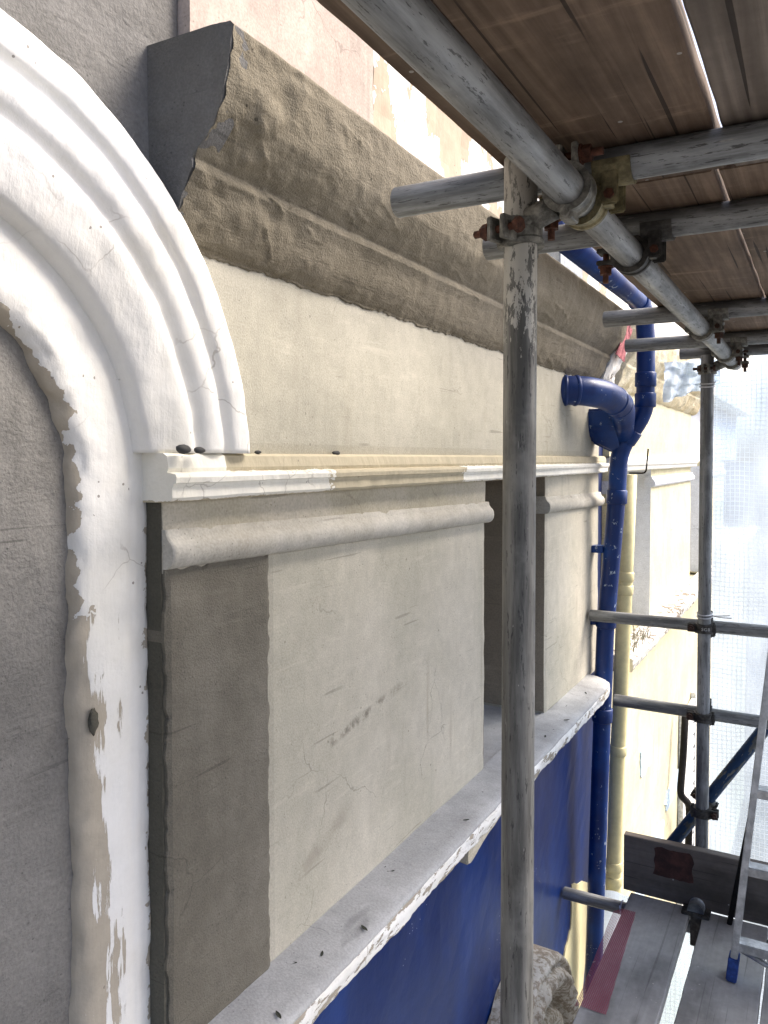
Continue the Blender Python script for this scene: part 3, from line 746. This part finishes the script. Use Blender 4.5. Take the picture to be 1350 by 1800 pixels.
# -------- rosette below, on the blue wall
bm = bmesh.new(); RC = Vector((-.06, 2.60, -.39)); RP = [(.0, .12), (.05, .125), (.085, .11), (.105, .07), (.125, .065), (.14, .10), (.155, .125), (.18, .14), (.205, .13), (.22, .09), (.235, .07), (.255, .075), (.268, .11), (.285, .14), (.315, .15), (.33, .14), (.338, .115), (.35, .11), (.36, .125), (.375, .12), (.383, .10), (.385, .0)]
rows = []
for k in range(97):
    t = 2 * math.pi * k / 96; row = []
    for r, x in subd(RP, 2):
        p = (x, r * math.cos(t), r * math.sin(t))
        fl = .010 * math.cos(18 * t) * max(0, 1 - abs(r - .08) / .07) + .008 * math.cos(26 * t) * max(0, 1 - abs(r - .32) / .05)
        row.append(bm.verts.new(RC + Vector((x + fl + .006 * fz(p, 14, 2.), p[1], p[2]))))
    rows.append(row)
for a, b in zip(rows, rows[1:]):
    for j in range(len(a) - 1):
        f = bm.faces.new((a[j], b[j], b[j + 1], a[j + 1])); f.smooth = True
tag(mesh_obj('round_ornament', bm, M['rosette']), 'weathered round carved ornament with ringed rim on the blue wall', 'ornament')
tag(box('timber_ledge', -.058, .0, 1.7, 2.29, -.17, -.13, M['timber'], None, .004), 'narrow white timber ledge on blue wall behind the near pole', 'ledge')

# -------- small loose things on sill and string
LG = 'dead leaves lying on the sill'
def leaf(x, y, z, s, rz):
    bm = bmesh.new(); P = []
    for k in range(7):
        u = k / 6 - .5; wv = .32 * math.cos(u * math.pi) ** .8
        P.append([bm.verts.new((u * s * 2, sg * wv * s, .35 * s * u * u + (.12 * s if sg else .02 * s))) for sg in (-1, 0, 1)])
    for a, b in zip(P, P[1:]):
        for j in range(2): bm.faces.new((a[j], b[j], b[j + 1], a[j + 1]))
    o = mesh_obj('dead_leaf', bm, M['leaf']); o.location = (x, y, z); o.rotation_euler.z = rz
    so_ = o.modifiers.new('thick', 'SOLIDIFY'); so_.thickness = .0006
    tag(o, 'small dark dead leaf lying on the grey sill', 'leaf', LG)
for i, (x, y) in enumerate(((.031, 1.167), (.063, 1.219), (.089, 1.049), (.012, 1.54), (.035, 1.54), (.09, 1.329), (.081, 1.86), (.05, 2.35), (.07, 2.55), (.04, 2.9), (.085, 2.75), (.06, 3.1))):
    leaf(x, y, SZ - .001 - .05 * x, .007 + .004 * random.random(), random.random() * 6)
def pebble(x, y, z, s, label):
    bm = bmesh.new(); bmesh.ops.create_icosphere(bm, subdivisions=2, radius=s)
    for v in bm.verts: g = 1 + .35 * fz(v.co, 80, x * 50); v.co = Vector((v.co.x * g, v.co.y * 1.7 * g, v.co.z * .7 * g))
    o = mesh_obj('plaster_crumb', bm, M['stone'], None, True); o.location = (x, y, z); tag(o, label, 'crumb', 'crumbs of mortar on the string course')
pebble(.034, .895, 1.748, .009, 'larger dark mortar crumb at the foot of the white arch, left one')
pebble(.036, .928, 1.747, .007, 'smaller dark mortar crumb at the foot of the white arch, right one')
pebble(.010, 1.355, 1.745, .006, 'flat dark mortar crumb on the string course below the frieze')
pebble(.012, 1.10, 1.745, .004, 'tiny dark mortar crumb on string course just right of the arch foot')

# ================================================================== NEIGHBOUR
N = thing('yellow_house', 'pale yellow neighbouring house front with white mouldings beyond the downpipes', 'house', (0, 5, -3))
box('wall_core', -.9, -.36, 3.76, 12, -3, 5.2, M['jamb'], N)
slab('frieze', 3.75, 6.31, 1.735, 2.12, -.004, -.36, M['yellow'], N, .08, .003)
slab('base_wall', 3.75, 12, -3, .775, -.05, -.36, M['yellow'], N, .08, .004)
for a, b in ((3.75, 4.10), (4.747, 6.30), (6.95, 8.5)):
    slab('pilaster', a, b, .79, 1.70, -.002, -.36, M['yellow'], N, .05, .002, .002)
    sweep('necking', NK, a - .015, b + .015, M['jamb'], N, .03, .002)
for a, b in ((4.10, 4.747), (6.30, 6.95)):
    box('recess_back', -.35, -.30, a, b, .79, 1.70, M['jamb'], N)
    box('reveal_lining', -.30, -.004, b - .003, b - .001, .80, 1.669, M['jamb'], N)
sweep('string_course', ST, 3.75, 6.36, M['ywhite'], N, .04, .002)
sweep('sill', SP, 3.75, 12, M['peel'], N, .03, .004, sub=2)
sweep('sill_front', SF, 3.75, 12, M['peel'], N, .03, .005, sub=2, rough=.004)
sweep('cornice', CP, 3.75, 6.44, M['ycorn'], N, .03, .006, 9, sub=2, rough=.006)
slab('far_wall', 6.312, 12, 1.705, 2.295, -.2, -.36, M['jamb'], N, .1, .003)
slab('upper_wall', 3.75, 12, 2.30, 4.4, -.004, -.36, M['ywhite'], N, .1, .005)
# pale blue patches on its base wall
pb = simple('pale_blue', (.55, .68, .78), .8)
for i, (y, z, a, b) in enumerate(((4.9, -.05, .16, .09), (5.3, -.75, .22, .07), (4.75, -.9, .12, .16), (5.9, -.62, .3, .06))):
    bm = bmesh.new(); P = []
    for k in range(28):
        t = 2 * math.pi * k / 28; q = max(abs(math.cos(t)), abs(math.sin(t))); g = (1 / q) * (1 + .2 * fz((math.cos(t), math.sin(t), i), 2))
        P.append((y + a * g * math.cos(t), z + b * g * math.sin(t)))
    A = [bm.verts.new((-.041, *q)) for q in P]; B = [bm.verts.new((-.06, *q)) for q in P]
    bm.faces.new(A); bm.faces.new(B[::-1])
    for k in range(28): bm.faces.new((A[k], B[k], B[(k + 1) % 28], A[(k + 1) % 28]))
    mesh_obj('blue_patch', bm, pb, N)
# louvred shutter far along the base wall
sh = thing('window_shutter', 'white slatted shutter on yellow wall beside the black pipe', 'shutter', (-.045, 6.3, -1.2))
for ya, yb in ((6.15, 6.2), (6.75, 6.8)): box('stile', -.045, -.01, ya, yb, -1.6, -.15, M['timber'], sh)
for k in range(14): box('slat', -.04, -.015, 6.2, 6.75, -1.56 + k * .1, -1.49 + k * .1, M['timber'], sh)

# weeds on the neighbour's sill
bm = bmesh.new(); random.seed(5)
for k in range(46):
    b0_ = Vector((random.uniform(.01, .09), random.uniform(3.85, 4.25), .80)); d_ = Vector((random.uniform(-.3, .5), random.uniform(-.6, .6), 1)).normalized() * random.uniform(.05, .14)
    w_ = Vector((.0012, .0012, 0)); b1 = b0_ + d_ * .6; b2 = b0_ + d_ + Vector((d_.x, d_.y, -.02)) * .5
    v_ = [bm.verts.new(q) for q in (b0_ - w_, b0_ + w_, b1 + w_, b1 - w_, b2)]
    bm.faces.new(v_[:4]); bm.faces.new((v_[3], v_[2], v_[4]))
tag(mesh_obj('dry_weeds', bm, simple('dry_grass', (.22, .20, .13), .9)), 'tuft of dry weeds growing on the yellow house sill', 'weeds')

# ================================================================== PIPES
BP = thing('blue_downpipe', 'deep blue painted downpipe with swan neck down the house corner', 'downpipe', (.03, 3.43, -3))
PR = .037
main = bend([(.2, 2.15, 2.368), (.205, 3.40, 2.368), (.213, 3.43, 2.25), (.213, 3.43, 1.93), (.108, 3.43, 1.765), (.098, 3.43, 1.55), (.056, 3.43, 1.0), (.036, 3.43, .27), (.018, 3.43, -.5), (.0, 3.43, -2.9)], .06)
pipe('pipe', main, PR, M['bpipe'], BP, 24)
def collar(p, d, r=PR + .006, h=.06, mat='bpipe', par=None):
    p, d = Vector(p), Vector(d).normalized()
    o = pipe('collar', [p, p + d * .004, p + d * (h - .004), p + d * h], r, M[mat], par or BP, 24, [r - .003, r, r, r - .003]); return o
for p, d in (((.213, 3.43, 2.03), (0, 0, 1)), ((.213, 3.43, 1.945), (0, 0, 1)), ((.165, 3.43, 1.855), (-.55, 0, -.83)), ((.1, 3.43, 1.60), (-.02, 0, -1)), ((.061, 3.43, 1.07), (-.07, 0, -1)), ((.047, 3.43, .66), (-.03, 0, -1)), ((.205, 3.30, 2.368), (0, 1, 0))):
    c_ = collar(p, d)
for p, d in (((.213, 3.43, 2.10), (0, 0, 1)), ((.147, 3.43, 1.825), (-.55, 0, -.83)), ((.0495, 3.43, .76), (-.03, 0, -1))):
    collar(p, d, PR + .0015, .006, 'seal')
for z, x in ((1.02, .05), (1.33, .08)):
    bm = bmesh.new(); add_box(bm, -.035, x - .03, 3.40, 3.46, z, z + .03, .003); mesh_obj('wall_bracket', bm, M['bpipe'], BP)
EL = thing('soil_elbow', 'large glossy blue pipe elbow leaving the wall below the cornice', 'pipe elbow', (0, 3.05, 2.0))
ep = bend([(-.05, 2.98, 1.992), (.055, 3.02, 1.992), (.125, 3.14, 1.980), (.150, 3.31, 1.935), (.128, 3.415, 1.83)], .08, 8)
pipe('pipe', ep, .054, M['bpipe'], EL, 32, [.056 - .016 * max(0., (i - len(ep) * .72) / (len(ep) * .28)) for i in range(len(ep))])
for i, r in ((3, .0595), (18, .0595), (len(ep) - 9, .0575)):
    a = ep[i]; d = (ep[i + 1] - ep[i]).normalized(); collar(a, d, r, .016, 'bpipe', EL)
pipe('wall_flange', [(-.005, 3.0, 1.992), (.006, 3.004, 1.992)], .0595, M['bpipe'], EL, 32)
HP = thing('rainwater_hopper', 'dark blue flat web of pipe fitting between elbow and downpipe', 'pipe fitting', (.05, 3.40, 1.75))
bm = bmesh.new()
def ringq(x0, x1, y0, y1, z): return [bm.verts.new(p) for p in ((x0, y0, z), (x1, y0, z), (x1, y1, z), (x0, y1, z))]
L = [ringq(-.03, .11, 3.33, 3.47, 1.94), ringq(-.03, .12, 3.34, 3.46, 1.86), ringq(.0, .13, 3.38, 3.46, 1.80), ringq(.085, .13, 3.41, 3.45, 1.755)]
bm.faces.new(L[0]); bm.faces.new(L[-1][::-1])
for a, b in zip(L, L[1:]):
    for k in range(4): bm.faces.new((a[k], b[k], b[(k + 1) % 4], a[(k + 1) % 4]))
bmesh.ops.bevel(bm, geom=list(bm.edges), offset=.012, segments=3, affect='EDGES')
mesh_obj('web', bm, M['bpipe'], HP)
YP = thing('yellow_downpipe', 'pale yellow painted downpipe right of the blue one', 'downpipe', (.04, 3.68, -3))
pipe('pipe', [(.098, 3.68, 1.66), (.085, 3.68, 1.234), (.07, 3.68, .715), (.055, 3.68, .32), (.040, 3.68, -.345), (.0, 3.68, -2.9)], .034, M['ypipe'], YP, 24)
for z, x in ((1.22, .0845), (1.16, .082), (.42, .0595), (-.12, .045), (-.19, .0435)):
    collar((x, 3.68, z), (-.03, 0, -1), .0385, .045, 'ypipe', YP)
tag(pipe('black_cable', bend([(.06, 3.74, .55), (.055, 3.74, .1), (.05, 3.76, -.35), (.03, 3.76, -1.4)], .05), .005, M['black'], None, 8), 'thin black cable running down beside the yellow downpipe', 'cable')
tag(pipe('black_waste_pipe', bend([(.03, 5.93, -.05), (.03, 5.85, -.35), (.03, 5.72, -.58), (.06, 5.86, -.68), (.06, 5.95, -.75), (.06, 5.90, -1.5)], .06), .024, M['black'], None, 12), 'slim black waste pipe with a kink on the yellow wall', 'pipe')
tag(pipe('metal_hoop', bend([(.02, 4.05, 1.66), (.10, 4.05, 1.66), (.11, 4.05, 1.78)], .02), .004, M['black'], None, 8), 'thin bent black rod below the yellow frieze', 'rod')
tag(box('angle_bracket', .0, .09, 2.62, 2.9, 2.352, 2.43, M['iron'], None, .003), 'grey metal bracket under the blue pipe on the cornice', 'bracket')

# ================================================================== SCAFFOLD
ZL = 2.105; ZT = ZL + 2 * TR; ZB = ZT + TR + .001
scaffold_tube((.479, 1.115, -3), (.479, 1.115, 2.168), 'upright scaffold pole nearest the camera, splashed with dry plaster', 'tube_pole')
scaffold_tube((.468, 3.30, -3), (.468, 3.30, 2.13), 'upright scaffold pole by the white sheeting', 'tube_dark')
scaffold_tube((.555, -1.3, ZL), (.555, 3.44, ZL), 'long thick ledger tube slanting overhead along the wall', 'tube')
T1 = [(.249, 1.1645, 'first transom tube, its open end left of the near pole', 'tube_light'), (.273, 1.50, 'second transom tube, passing right behind the near pole', 'tube'), (.279, 2.443, 'third transom tube overhead, its end in front of the blue pipe bend', 'tube_dark'), (.212, 3.054, 'fourth transom tube overhead, pale end across the blue downpipe', 'tube')]
for x, y, lb, mt in T1: scaffold_tube((x, y, ZT), (1.75, y + .01, ZT), lb, mt)
scaffold_tube((.36, 3.3495, ZT - .004), (1.75, 3.352, ZT - .004), 'last transom tube overhead, just behind the far pole top', 'tube_dark')
scaffold_tube((.012, 3.349, 1.071), (1.7, 3.352, 1.074), 'upper guard rail tube reaching the wall across the blue pipe', 'tube_dark')
scaffold_tube((.115, 3.349, .726), (1.7, 3.352, .716), 'lower guard rail tube ending at the yellow pipe', 'tube_dark')
scaffold_tube((-.05, 3.20, -.0635), (1.7, 3.205, -.0635), 'short visible tube under the deck touching the blue wall', 'tube')
scaffold_tube((.22, 1.45, -.0635), (1.7, 1.45, -.0635), 'transom tube under the near end of the lower deck', 'tube')
bd = Vector((.663 - .364, 0, .666 - .194)); b0 = Vector((.466, 3.385, .349))
scaffold_tube(b0 - bd * .62, b0 + bd * 1.6, 'blue flaking diagonal brace behind the far pole', 'tube_blue')

# couplers
X, Y, Z = Vector((1, 0, 0)), Vector((0, 1, 0)), Vector((0, 0, 1))
coupler('big double coupler clamping the near pole to the ledger tube', [((.479, 1.115, 2.058), Z, -Y - .3 * X, -X), ((.555, 1.098, ZL), Y, Z, X)], ((.495, 1.108, 2.075), (.535, 1.103, 2.088)))
coupler('yellowed coupler holding the first transom on the ledger tube', [((.555, 1.166, ZL), Y, -X, -Z, 'coupler_y')], 'saddle', 'coupler_y')
coupler('dark coupler holding the second transom, rusty bolt hanging below', [((.555, 1.502, ZL), Y, -X * .6 + Z * .0, -Z, 'coupler_dk')], 'saddle', 'coupler_dk')
coupler('dull coupler holding the third transom on the ledger tube', [((.555, 2.445, ZL), Y, X, -Z, 'coupler')], 'saddle', 'coupler', 'rust_dk')
coupler('small coupler holding the fourth transom on the ledger tube', [((.555, 3.056, ZL), Y, X, -Z, 'coupler')], 'saddle', 'coupler', 'rust_dk')
coupler('coupler clamping the far pole top to the ledger end', [((.468, 3.30, 2.075), Z, -Y, -X), ((.555, 3.29, ZL), Y, X, -Z)], ((.485, 3.295, 2.08), (.535, 3.292, 2.10)), 'coupler', 'rust_dk')
lc = coupler('dark coupler with raised letters on far pole at the upper guard rail', [((.468, 3.30, 1.073), Z, -X, -Y), ((.474, 3.3495, 1.072), X, Z, Y)], ((.468, 3.318, 1.073), (.468, 3.335, 1.073)), 'coupler_dk', 'rust_dk')
coupler('dark coupler on far pole at the lower guard rail', [((.468, 3.30, .724), Z, -X, -Y), ((.474, 3.3495, .723), X, Z, Y)], ((.468, 3.318, .724), (.468, 3.335, .724)), 'coupler_dk', 'rust_dk')
coupler('swivel coupler clamping the blue brace to the far pole', [((.468, 3.30, .349), Z, X, -Y), (b0 + bd * .02, bd, -X, Y)], ((.468, 3.325, .349), (.466, 3.365, .349)), 'coupler_dk', 'rust_dk')

# its raised lettering
fc = bpy.data.curves.new('lettering', 'FONT'); fc.body = 'SGB'; fc.size = .017; fc.extrude = .0012; fc.align_x = 'CENTER'; fc.align_y = 'CENTER'; fc.space_character = 1.15
fo = bpy.data.objects.new('lettering_source', fc); col.objects.link(fo); bpy.context.view_layer.update()
me = bpy.data.meshes.new_from_object(fo.evaluated_get(bpy.context.evaluated_depsgraph_get()))
bpy.data.objects.remove(fo)
me.materials.clear(); me.materials.append(M['alu'])
for v in me.vertices:            # wrap the letters round the band
    a_ = v.co.x / (TR + .009) + R_(17); rr_ = TR + .0085 + v.co.z
    v.co = Vector((.468 + rr_ * math.sin(a_), 3.30 - rr_ * math.cos(a_), 1.073 + v.co.y))
lo_ = bpy.data.objects.new('lettering', me); col.objects.link(lo_); lo_.parent = lc; lo_.matrix_parent_inverse = parent_inv(lc)

# boards
def board(x0, x1, y0, y1, z0, mat, label, group, name='scaffold_board', th=.038, seed=0., axis='y', tilt=0.):
    bm = bmesh.new(); ny = max(4, int((y1 - y0) / .06)); wv = (x1 - x0) / 2; rows = []
    prof = [(-wv, .003), (-wv + .003, 0), (wv - .003, 0), (wv, .003), (wv, th - .003), (wv - .003, th), (-wv + .003, th), (-wv, th - .003)]
    for i in range(ny + 1):
        y = (y1 - y0) * i / ny; row = []
        for a, b in prof:
            j = .0018 * fz((a * 2, y, b + seed), 9, seed) if abs(a) > wv - .004 else 0
            row.append(bm.verts.new((a + j, y, b + .0008 * fz((a, y, seed), 4, seed))))
        rows.append(row)
    for a, b in zip(rows, rows[1:]):
        for k in range(8): bm.faces.new((a[k], b[k], b[(k + 1) % 8], a[(k + 1) % 8]))
    bm.faces.new(rows[0]); bm.faces.new(rows[-1][::-1])
    o = mesh_obj(name, bm, M[mat]); o.location = ((x0 + x1) / 2, y0, z0)
    tag(o, label, 'board', group); return o
UG = 'boards of the upper deck'
ups = [(.431, .5215, 'narrow dark edge plank of the overhead deck left of the ledger'), (.5275, .7315, 'wide brown scratched board overhead right of the ledger'), (.7425, .967, 'paler grain-lined board overhead at top right'), (.972, 1.197, 'overhead board next outward from the pale grained one'), (1.203, 1.428, 'outermost overhead board of the near upper deck'), (1.434, 1.66, 'outermost overhead board of the near upper deck')]
for i, (a, b, lb) in enumerate(ups[:5]):
    board(a, b, -1.2, 1.33, ZB, 'wood_up2' if i == 2 else 'wood_up', lb, UG, seed=i + 1.)
ups2 = [(.431, .5015, 'narrow edge plank of the farther overhead deck'), (.5075, .7105, 'brown overhead board beyond the second transom'), (.7195, .944, 'overhead board right of the pale gap beyond the second transom'), (.950, 1.175, 'overhead board beyond the transoms at the right frame edge'), (1.181, 1.406, 'outermost overhead board of the farther upper deck'), (1.412, 1.637, 'outermost overhead board of the farther upper deck')]
for i, (a, b, lb) in enumerate(ups2[:5]):
    board(a, b, 1.338, 3.40, ZB, 'wood_up', lb, UG, seed=i + 11.)
LGp = 'boards of the lower deck'
for i, (a, b, lb) in enumerate(((.215, .441, 'grey lower deck board under the red mesh strip'), (.4885, .7105, 'grey lower deck board carrying the blue ladder foot'), (.7185, .943, 'grey lower deck board under the ladder at bottom right'), (.95, 1.175, 'lower deck board second from the outer edge'), (1.182, 1.407, 'outermost board of the lower deck'))):
    board(a, b, 1.25, 3.218, -.038, 'wood_low', lb, LGp, seed=i + 21.)
for i, (a, b, lb) in enumerate(((.5, .722, 'inner board of the near lower deck below the camera'), (.73, .953, 'middle board of the near lower deck below the camera'), (.96, 1.183, 'outer board of the near lower deck below the camera'))):
    board(a, b, -1.3, 1.05, -.038, 'wood_low', lb, LGp, seed=i + 31.)
# toe board on edge: built flat then turned
bm = bmesh.new()
o = board(0, .225, 0, 1.6, 0, 'wood_toe', 'dark toe board on edge at deck end with a red-brown stain', 'boards of the lower deck', 'toe_board', seed=41.)
o.matrix_world = Matrix(((0, 1, 0, .186), (0, 0, 1, 3.2215), (1, 0, 0, .114), (0, 0, 0, 1)))
bmx = bmesh.new(); P = []
for k in range(36):
    t = 2 * math.pi * k / 36; q = max(abs(math.cos(t)), abs(math.sin(t))); g = (1 / q) * (1 + .16 * fz((math.cos(t), math.sin(t), 3), 2.5))
    P.append((.375 + .068 * g * math.cos(t), .150 + .056 * g * math.sin(t)))
f_ = [bmx.verts.new((x, 3.2190, z)) for x, z in P]; b_ = [bmx.verts.new((x, 3.2225, z)) for x, z in P]
bmx.faces.new(f_); 
for k in range(36): bmx.faces.new((f_[k], b_[k], b_[(k + 1) % 36], f_[(k + 1) % 36]))
st = mesh_obj('painted_mark', bmx, simple('red_brown_stain', (.05, .018, .014), .7, 0, .5, .4, 30)); st.parent = o; st.matrix_parent_inverse = o.matrix_world.inverted()
# board clip under toe board
bc = thing('board_clip', 'grey steel board clip at the foot of the toe board', 'clip', (.46, 3.2, 0))
bm = bmesh.new(); rows = []
for k in range(13):
    t = math.pi * k / 12
    rows.append([bm.verts.new((.464 + .030 * math.cos(t), yv, .012 + .034 * math.sin(t))) for yv in (3.170, 3.218)])
for a, b in zip(rows, rows[1:]): bm.faces.new((a[0], b[0], b[1], a[1]))
bm.faces.new([r[0] for r in rows]); bm.faces.new([r[1] for r in rows][::-1])
mesh_obj('dome', bm, M['iron'], bc, True)
box('plate', .415, .515, 3.155, 3.2185, .001, .012, M['coupler_dk'], bc, .002)
box('stem', .446, .484, 3.17, 3.20, -.12, .001, M['coupler_dk'], bc, .002)

# ================================================================== SHEETING
bm = bmesh.new(); G = []
nx_, nz_ = 90, 130
for i in range(nx_ + 1):
    row = []
    for j in range(nz_ + 1):
        x = .475 + 2.2 * i / nx_; z = -2.8 + 4.86 * j / nz_
        e = min(1., (x - .475) / .25)
        y = 3.455 + e * (.05 * fz((x, 0, z * .5), 2.2, 4.) + .02 * fz((x * 1.5, 0, z * .35), 7, 2.)) + .02 * abs(fz((x, z, 0), 3, 1.))
        zt = z + (.06 * math.sin(x * 9) + .04 * fz((x, 0, 0), 5)) * max(0, (z - 1.6)) + (.12 * min(1, (x - .475) / .35) * max(0, z - 1.5) / .56)
        row.append(bm.verts.new((x, y + .005, zt)))
    G.append(row)
for i in range(nx_):
    for j in range(nz_): bm.faces.new((G[i][j], G[i + 1][j], G[i + 1][j + 1], G[i][j + 1]))
tag(mesh_obj('debris_sheet', bm, M['sheet'], None, True), 'white translucent grid-reinforced sheeting hung at the scaffold end', 'sheeting')
bm = bmesh.new(); G = []
for i in range(25):
    G.append([bm.verts.new((.02 + .44 * i / 24, 3.50 + .03 * fz((i * .1, 0, j * .1), 1.5, 6.), -2.8 + 2.62 * j / 50)) for j in range(51)])
for i in range(24):
    for j in range(50): bm.faces.new((G[i][j], G[i + 1][j], G[i + 1][j + 1], G[i][j + 1]))
tag(mesh_obj('debris_sheet', bm, M['sheet'], None, True), 'white grid sheeting seen below deck level through the board gap', 'sheeting')
bm = bmesh.new(); G = []
for i in range(30):
    row = []
    for j in range(20):
        u, v = i / 29, j / 19
        x = .27 + .22 * u; z = 2.14 - (.17 - .07 * u) * v
        row.append(bm.verts.new((x, 3.52 + .03 * fz((u * 3, v * 3, 0), 1.6, 3.) + .02 * math.sin(u * 22 + v * 6), z + .014 * fz((u, v, 2), 5))))
    G.append(row)
for i in range(29):
    for j in range(19): bm.faces.new((G[i][j], G[i + 1][j], G[i + 1][j + 1], G[i][j + 1]))
tag(mesh_obj('bunched_sheet', bm, M['sheet'], None, True), 'small bunched flap of white sheeting left of the far pole top', 'sheeting')
# ties
def cable_tie(c, r, tails, label):
    t = thing('cable_tie', label, 'cable tie', c, 'cable ties on the far pole')
    c = Vector(c)
    for dz in (0, .012):
        pth = [c + Vector((r * math.cos(a), r * math.sin(a), dz + .004 * math.sin(a))) for a in [2 * math.pi * k / 24 for k in range(25)]]
        pipe('loop', pth, .0022, M['tie'], t, 8)
    for e in tails:
        pipe('tail', bend([c + Vector((r, -.004, .006)), c + Vector(e) * .6, c + Vector(e)], .02), .002, M['tie'], t, 8)
cable_tie((.468, 3.30, 1.118), TR + .003, ((.10, -.02, .006), (.095, -.03, .018)), 'white cable tie with loose tails on far pole above upper guard rail')
cable_tie((.468, 3.30, 2.01), TR + .003, ((.03, .02, .02),), 'white cable tie on the far pole just under its top coupler')

# ================================================================== RED MESH STRIP
bm = bmesh.new(); G = []
for i in range(50):
    row = []
    for j in range(14):
        u, v = i / 49, j / 13
        y = 2.46 + .62 * u; x = .178 + .022 * (1 - u) + v * (.098 - .012 * u)
        z = .0035 + .0015 * fz((x, y, 0), 12)
        if x < .215: z = .0035 - (.215 - x) * .55
        row.append(bm.verts.new((x, y, z)))
    G.append(row)
for i in range(49):
    for j in range(13): bm.faces.new((G[i][j], G[i + 1][j], G[i + 1][j + 1], G[i][j + 1]))
tag(mesh_obj('mesh_strip', bm, M['net'], None, True), 'strip of red fibre mesh lying along the lower deck edge', 'mesh strip')
pth = [Vector((.185, 3.185 + (TR + .003) * math.cos(a), -.0635 + (TR + .003) * math.sin(a))) + Vector((.0, .018, 0)) for a in [2 * math.pi * k / 20 for k in range(21)]]
tag(pipe('cord_loop', pth + [Vector((.19, 3.15, -.06)), Vector((.20, 3.09, .004))], .0022, M['cord'], None, 8), 'pale cord looped round the short blue tube end at the red mesh', 'cord')

# ================================================================== LADDER
LD = thing('step_ladder', 'aluminium step ladder with a blue foot standing on the lower deck', 'ladder', (.8, 2.85, 0))
def stile(p0, p1, w_, t_, name, mat, par):
    p0, p1 = Vector(p0), Vector(p1); d = (p1 - p0).normalized(); s = (X - d * X.dot(d)).normalized(); q = d.cross(s)
    bm = bmesh.new(); A = []
    for p in (p0, p1):
        A.append([bm.verts.new(p + s * a * t_ + q * b * w_) for a, b in ((-1, -1), (1, -1), (1, 1), (-1, 1))])
    bm.faces.new(A[0][::-1]); bm.faces.new(A[1])
    fs = [bm.faces.new((A[0][k], A[0][(k + 1) % 4], A[1][(k + 1) % 4], A[1][k])) for k in range(4)]
    bmesh.ops.bevel(bm, geom=list({e for f in fs for e in f.edges}), offset=.003, segments=2, affect='EDGES')
    return mesh_obj(name, bm, mat, par)
def lp(z, side, dy=0.):            # point of the front frame at height z
    f = z / 1.9; xl = .622 + .175 * f; xr = 1.12 - .175 * f
    return Vector((xl if side < 0 else xr, 2.845 + .20 * f + dy, z))
for s in (-1, 1):
    stile(lp(.03, s), lp(1.9 if s > 0 else 1.9, s), .028, .011, 'stile', M['alu'], LD)
    stile(lp(.0, s), lp(.075, s), .033, .0165, 'foot', M['blueplastic'], LD)
    a, b = lp(.56, s, .02), Vector((.583 if s < 0 else 1.15, 3.185, .003))
    stile(b, a, .018, .009, 'rear_strut', M['black'], LD)
for k, z in enumerate((.115, .365, .62, .88, 1.14, 1.40, 1.66)):
    a, b = lp(z, -1), lp(z, 1); bm = bmesh.new()
    add_box(bm, a.x, b.x, a.y - .022, a.y + .03, z - .018, z + .012, .003); r_o = mesh_obj('tread', bm, M['alu'], LD)
pipe('brace', [lp(.10, -1) + X * .01, lp(.02, -1) + Vector((.25, .02, -.01 + .0))], .009, M['alu'], LD, 10)
box('top_cap', .78, .96, 3.02, 3.09, 1.885, 1.93, M['blueplastic'], LD, .006)

# done
bpy.context.view_layer.update()
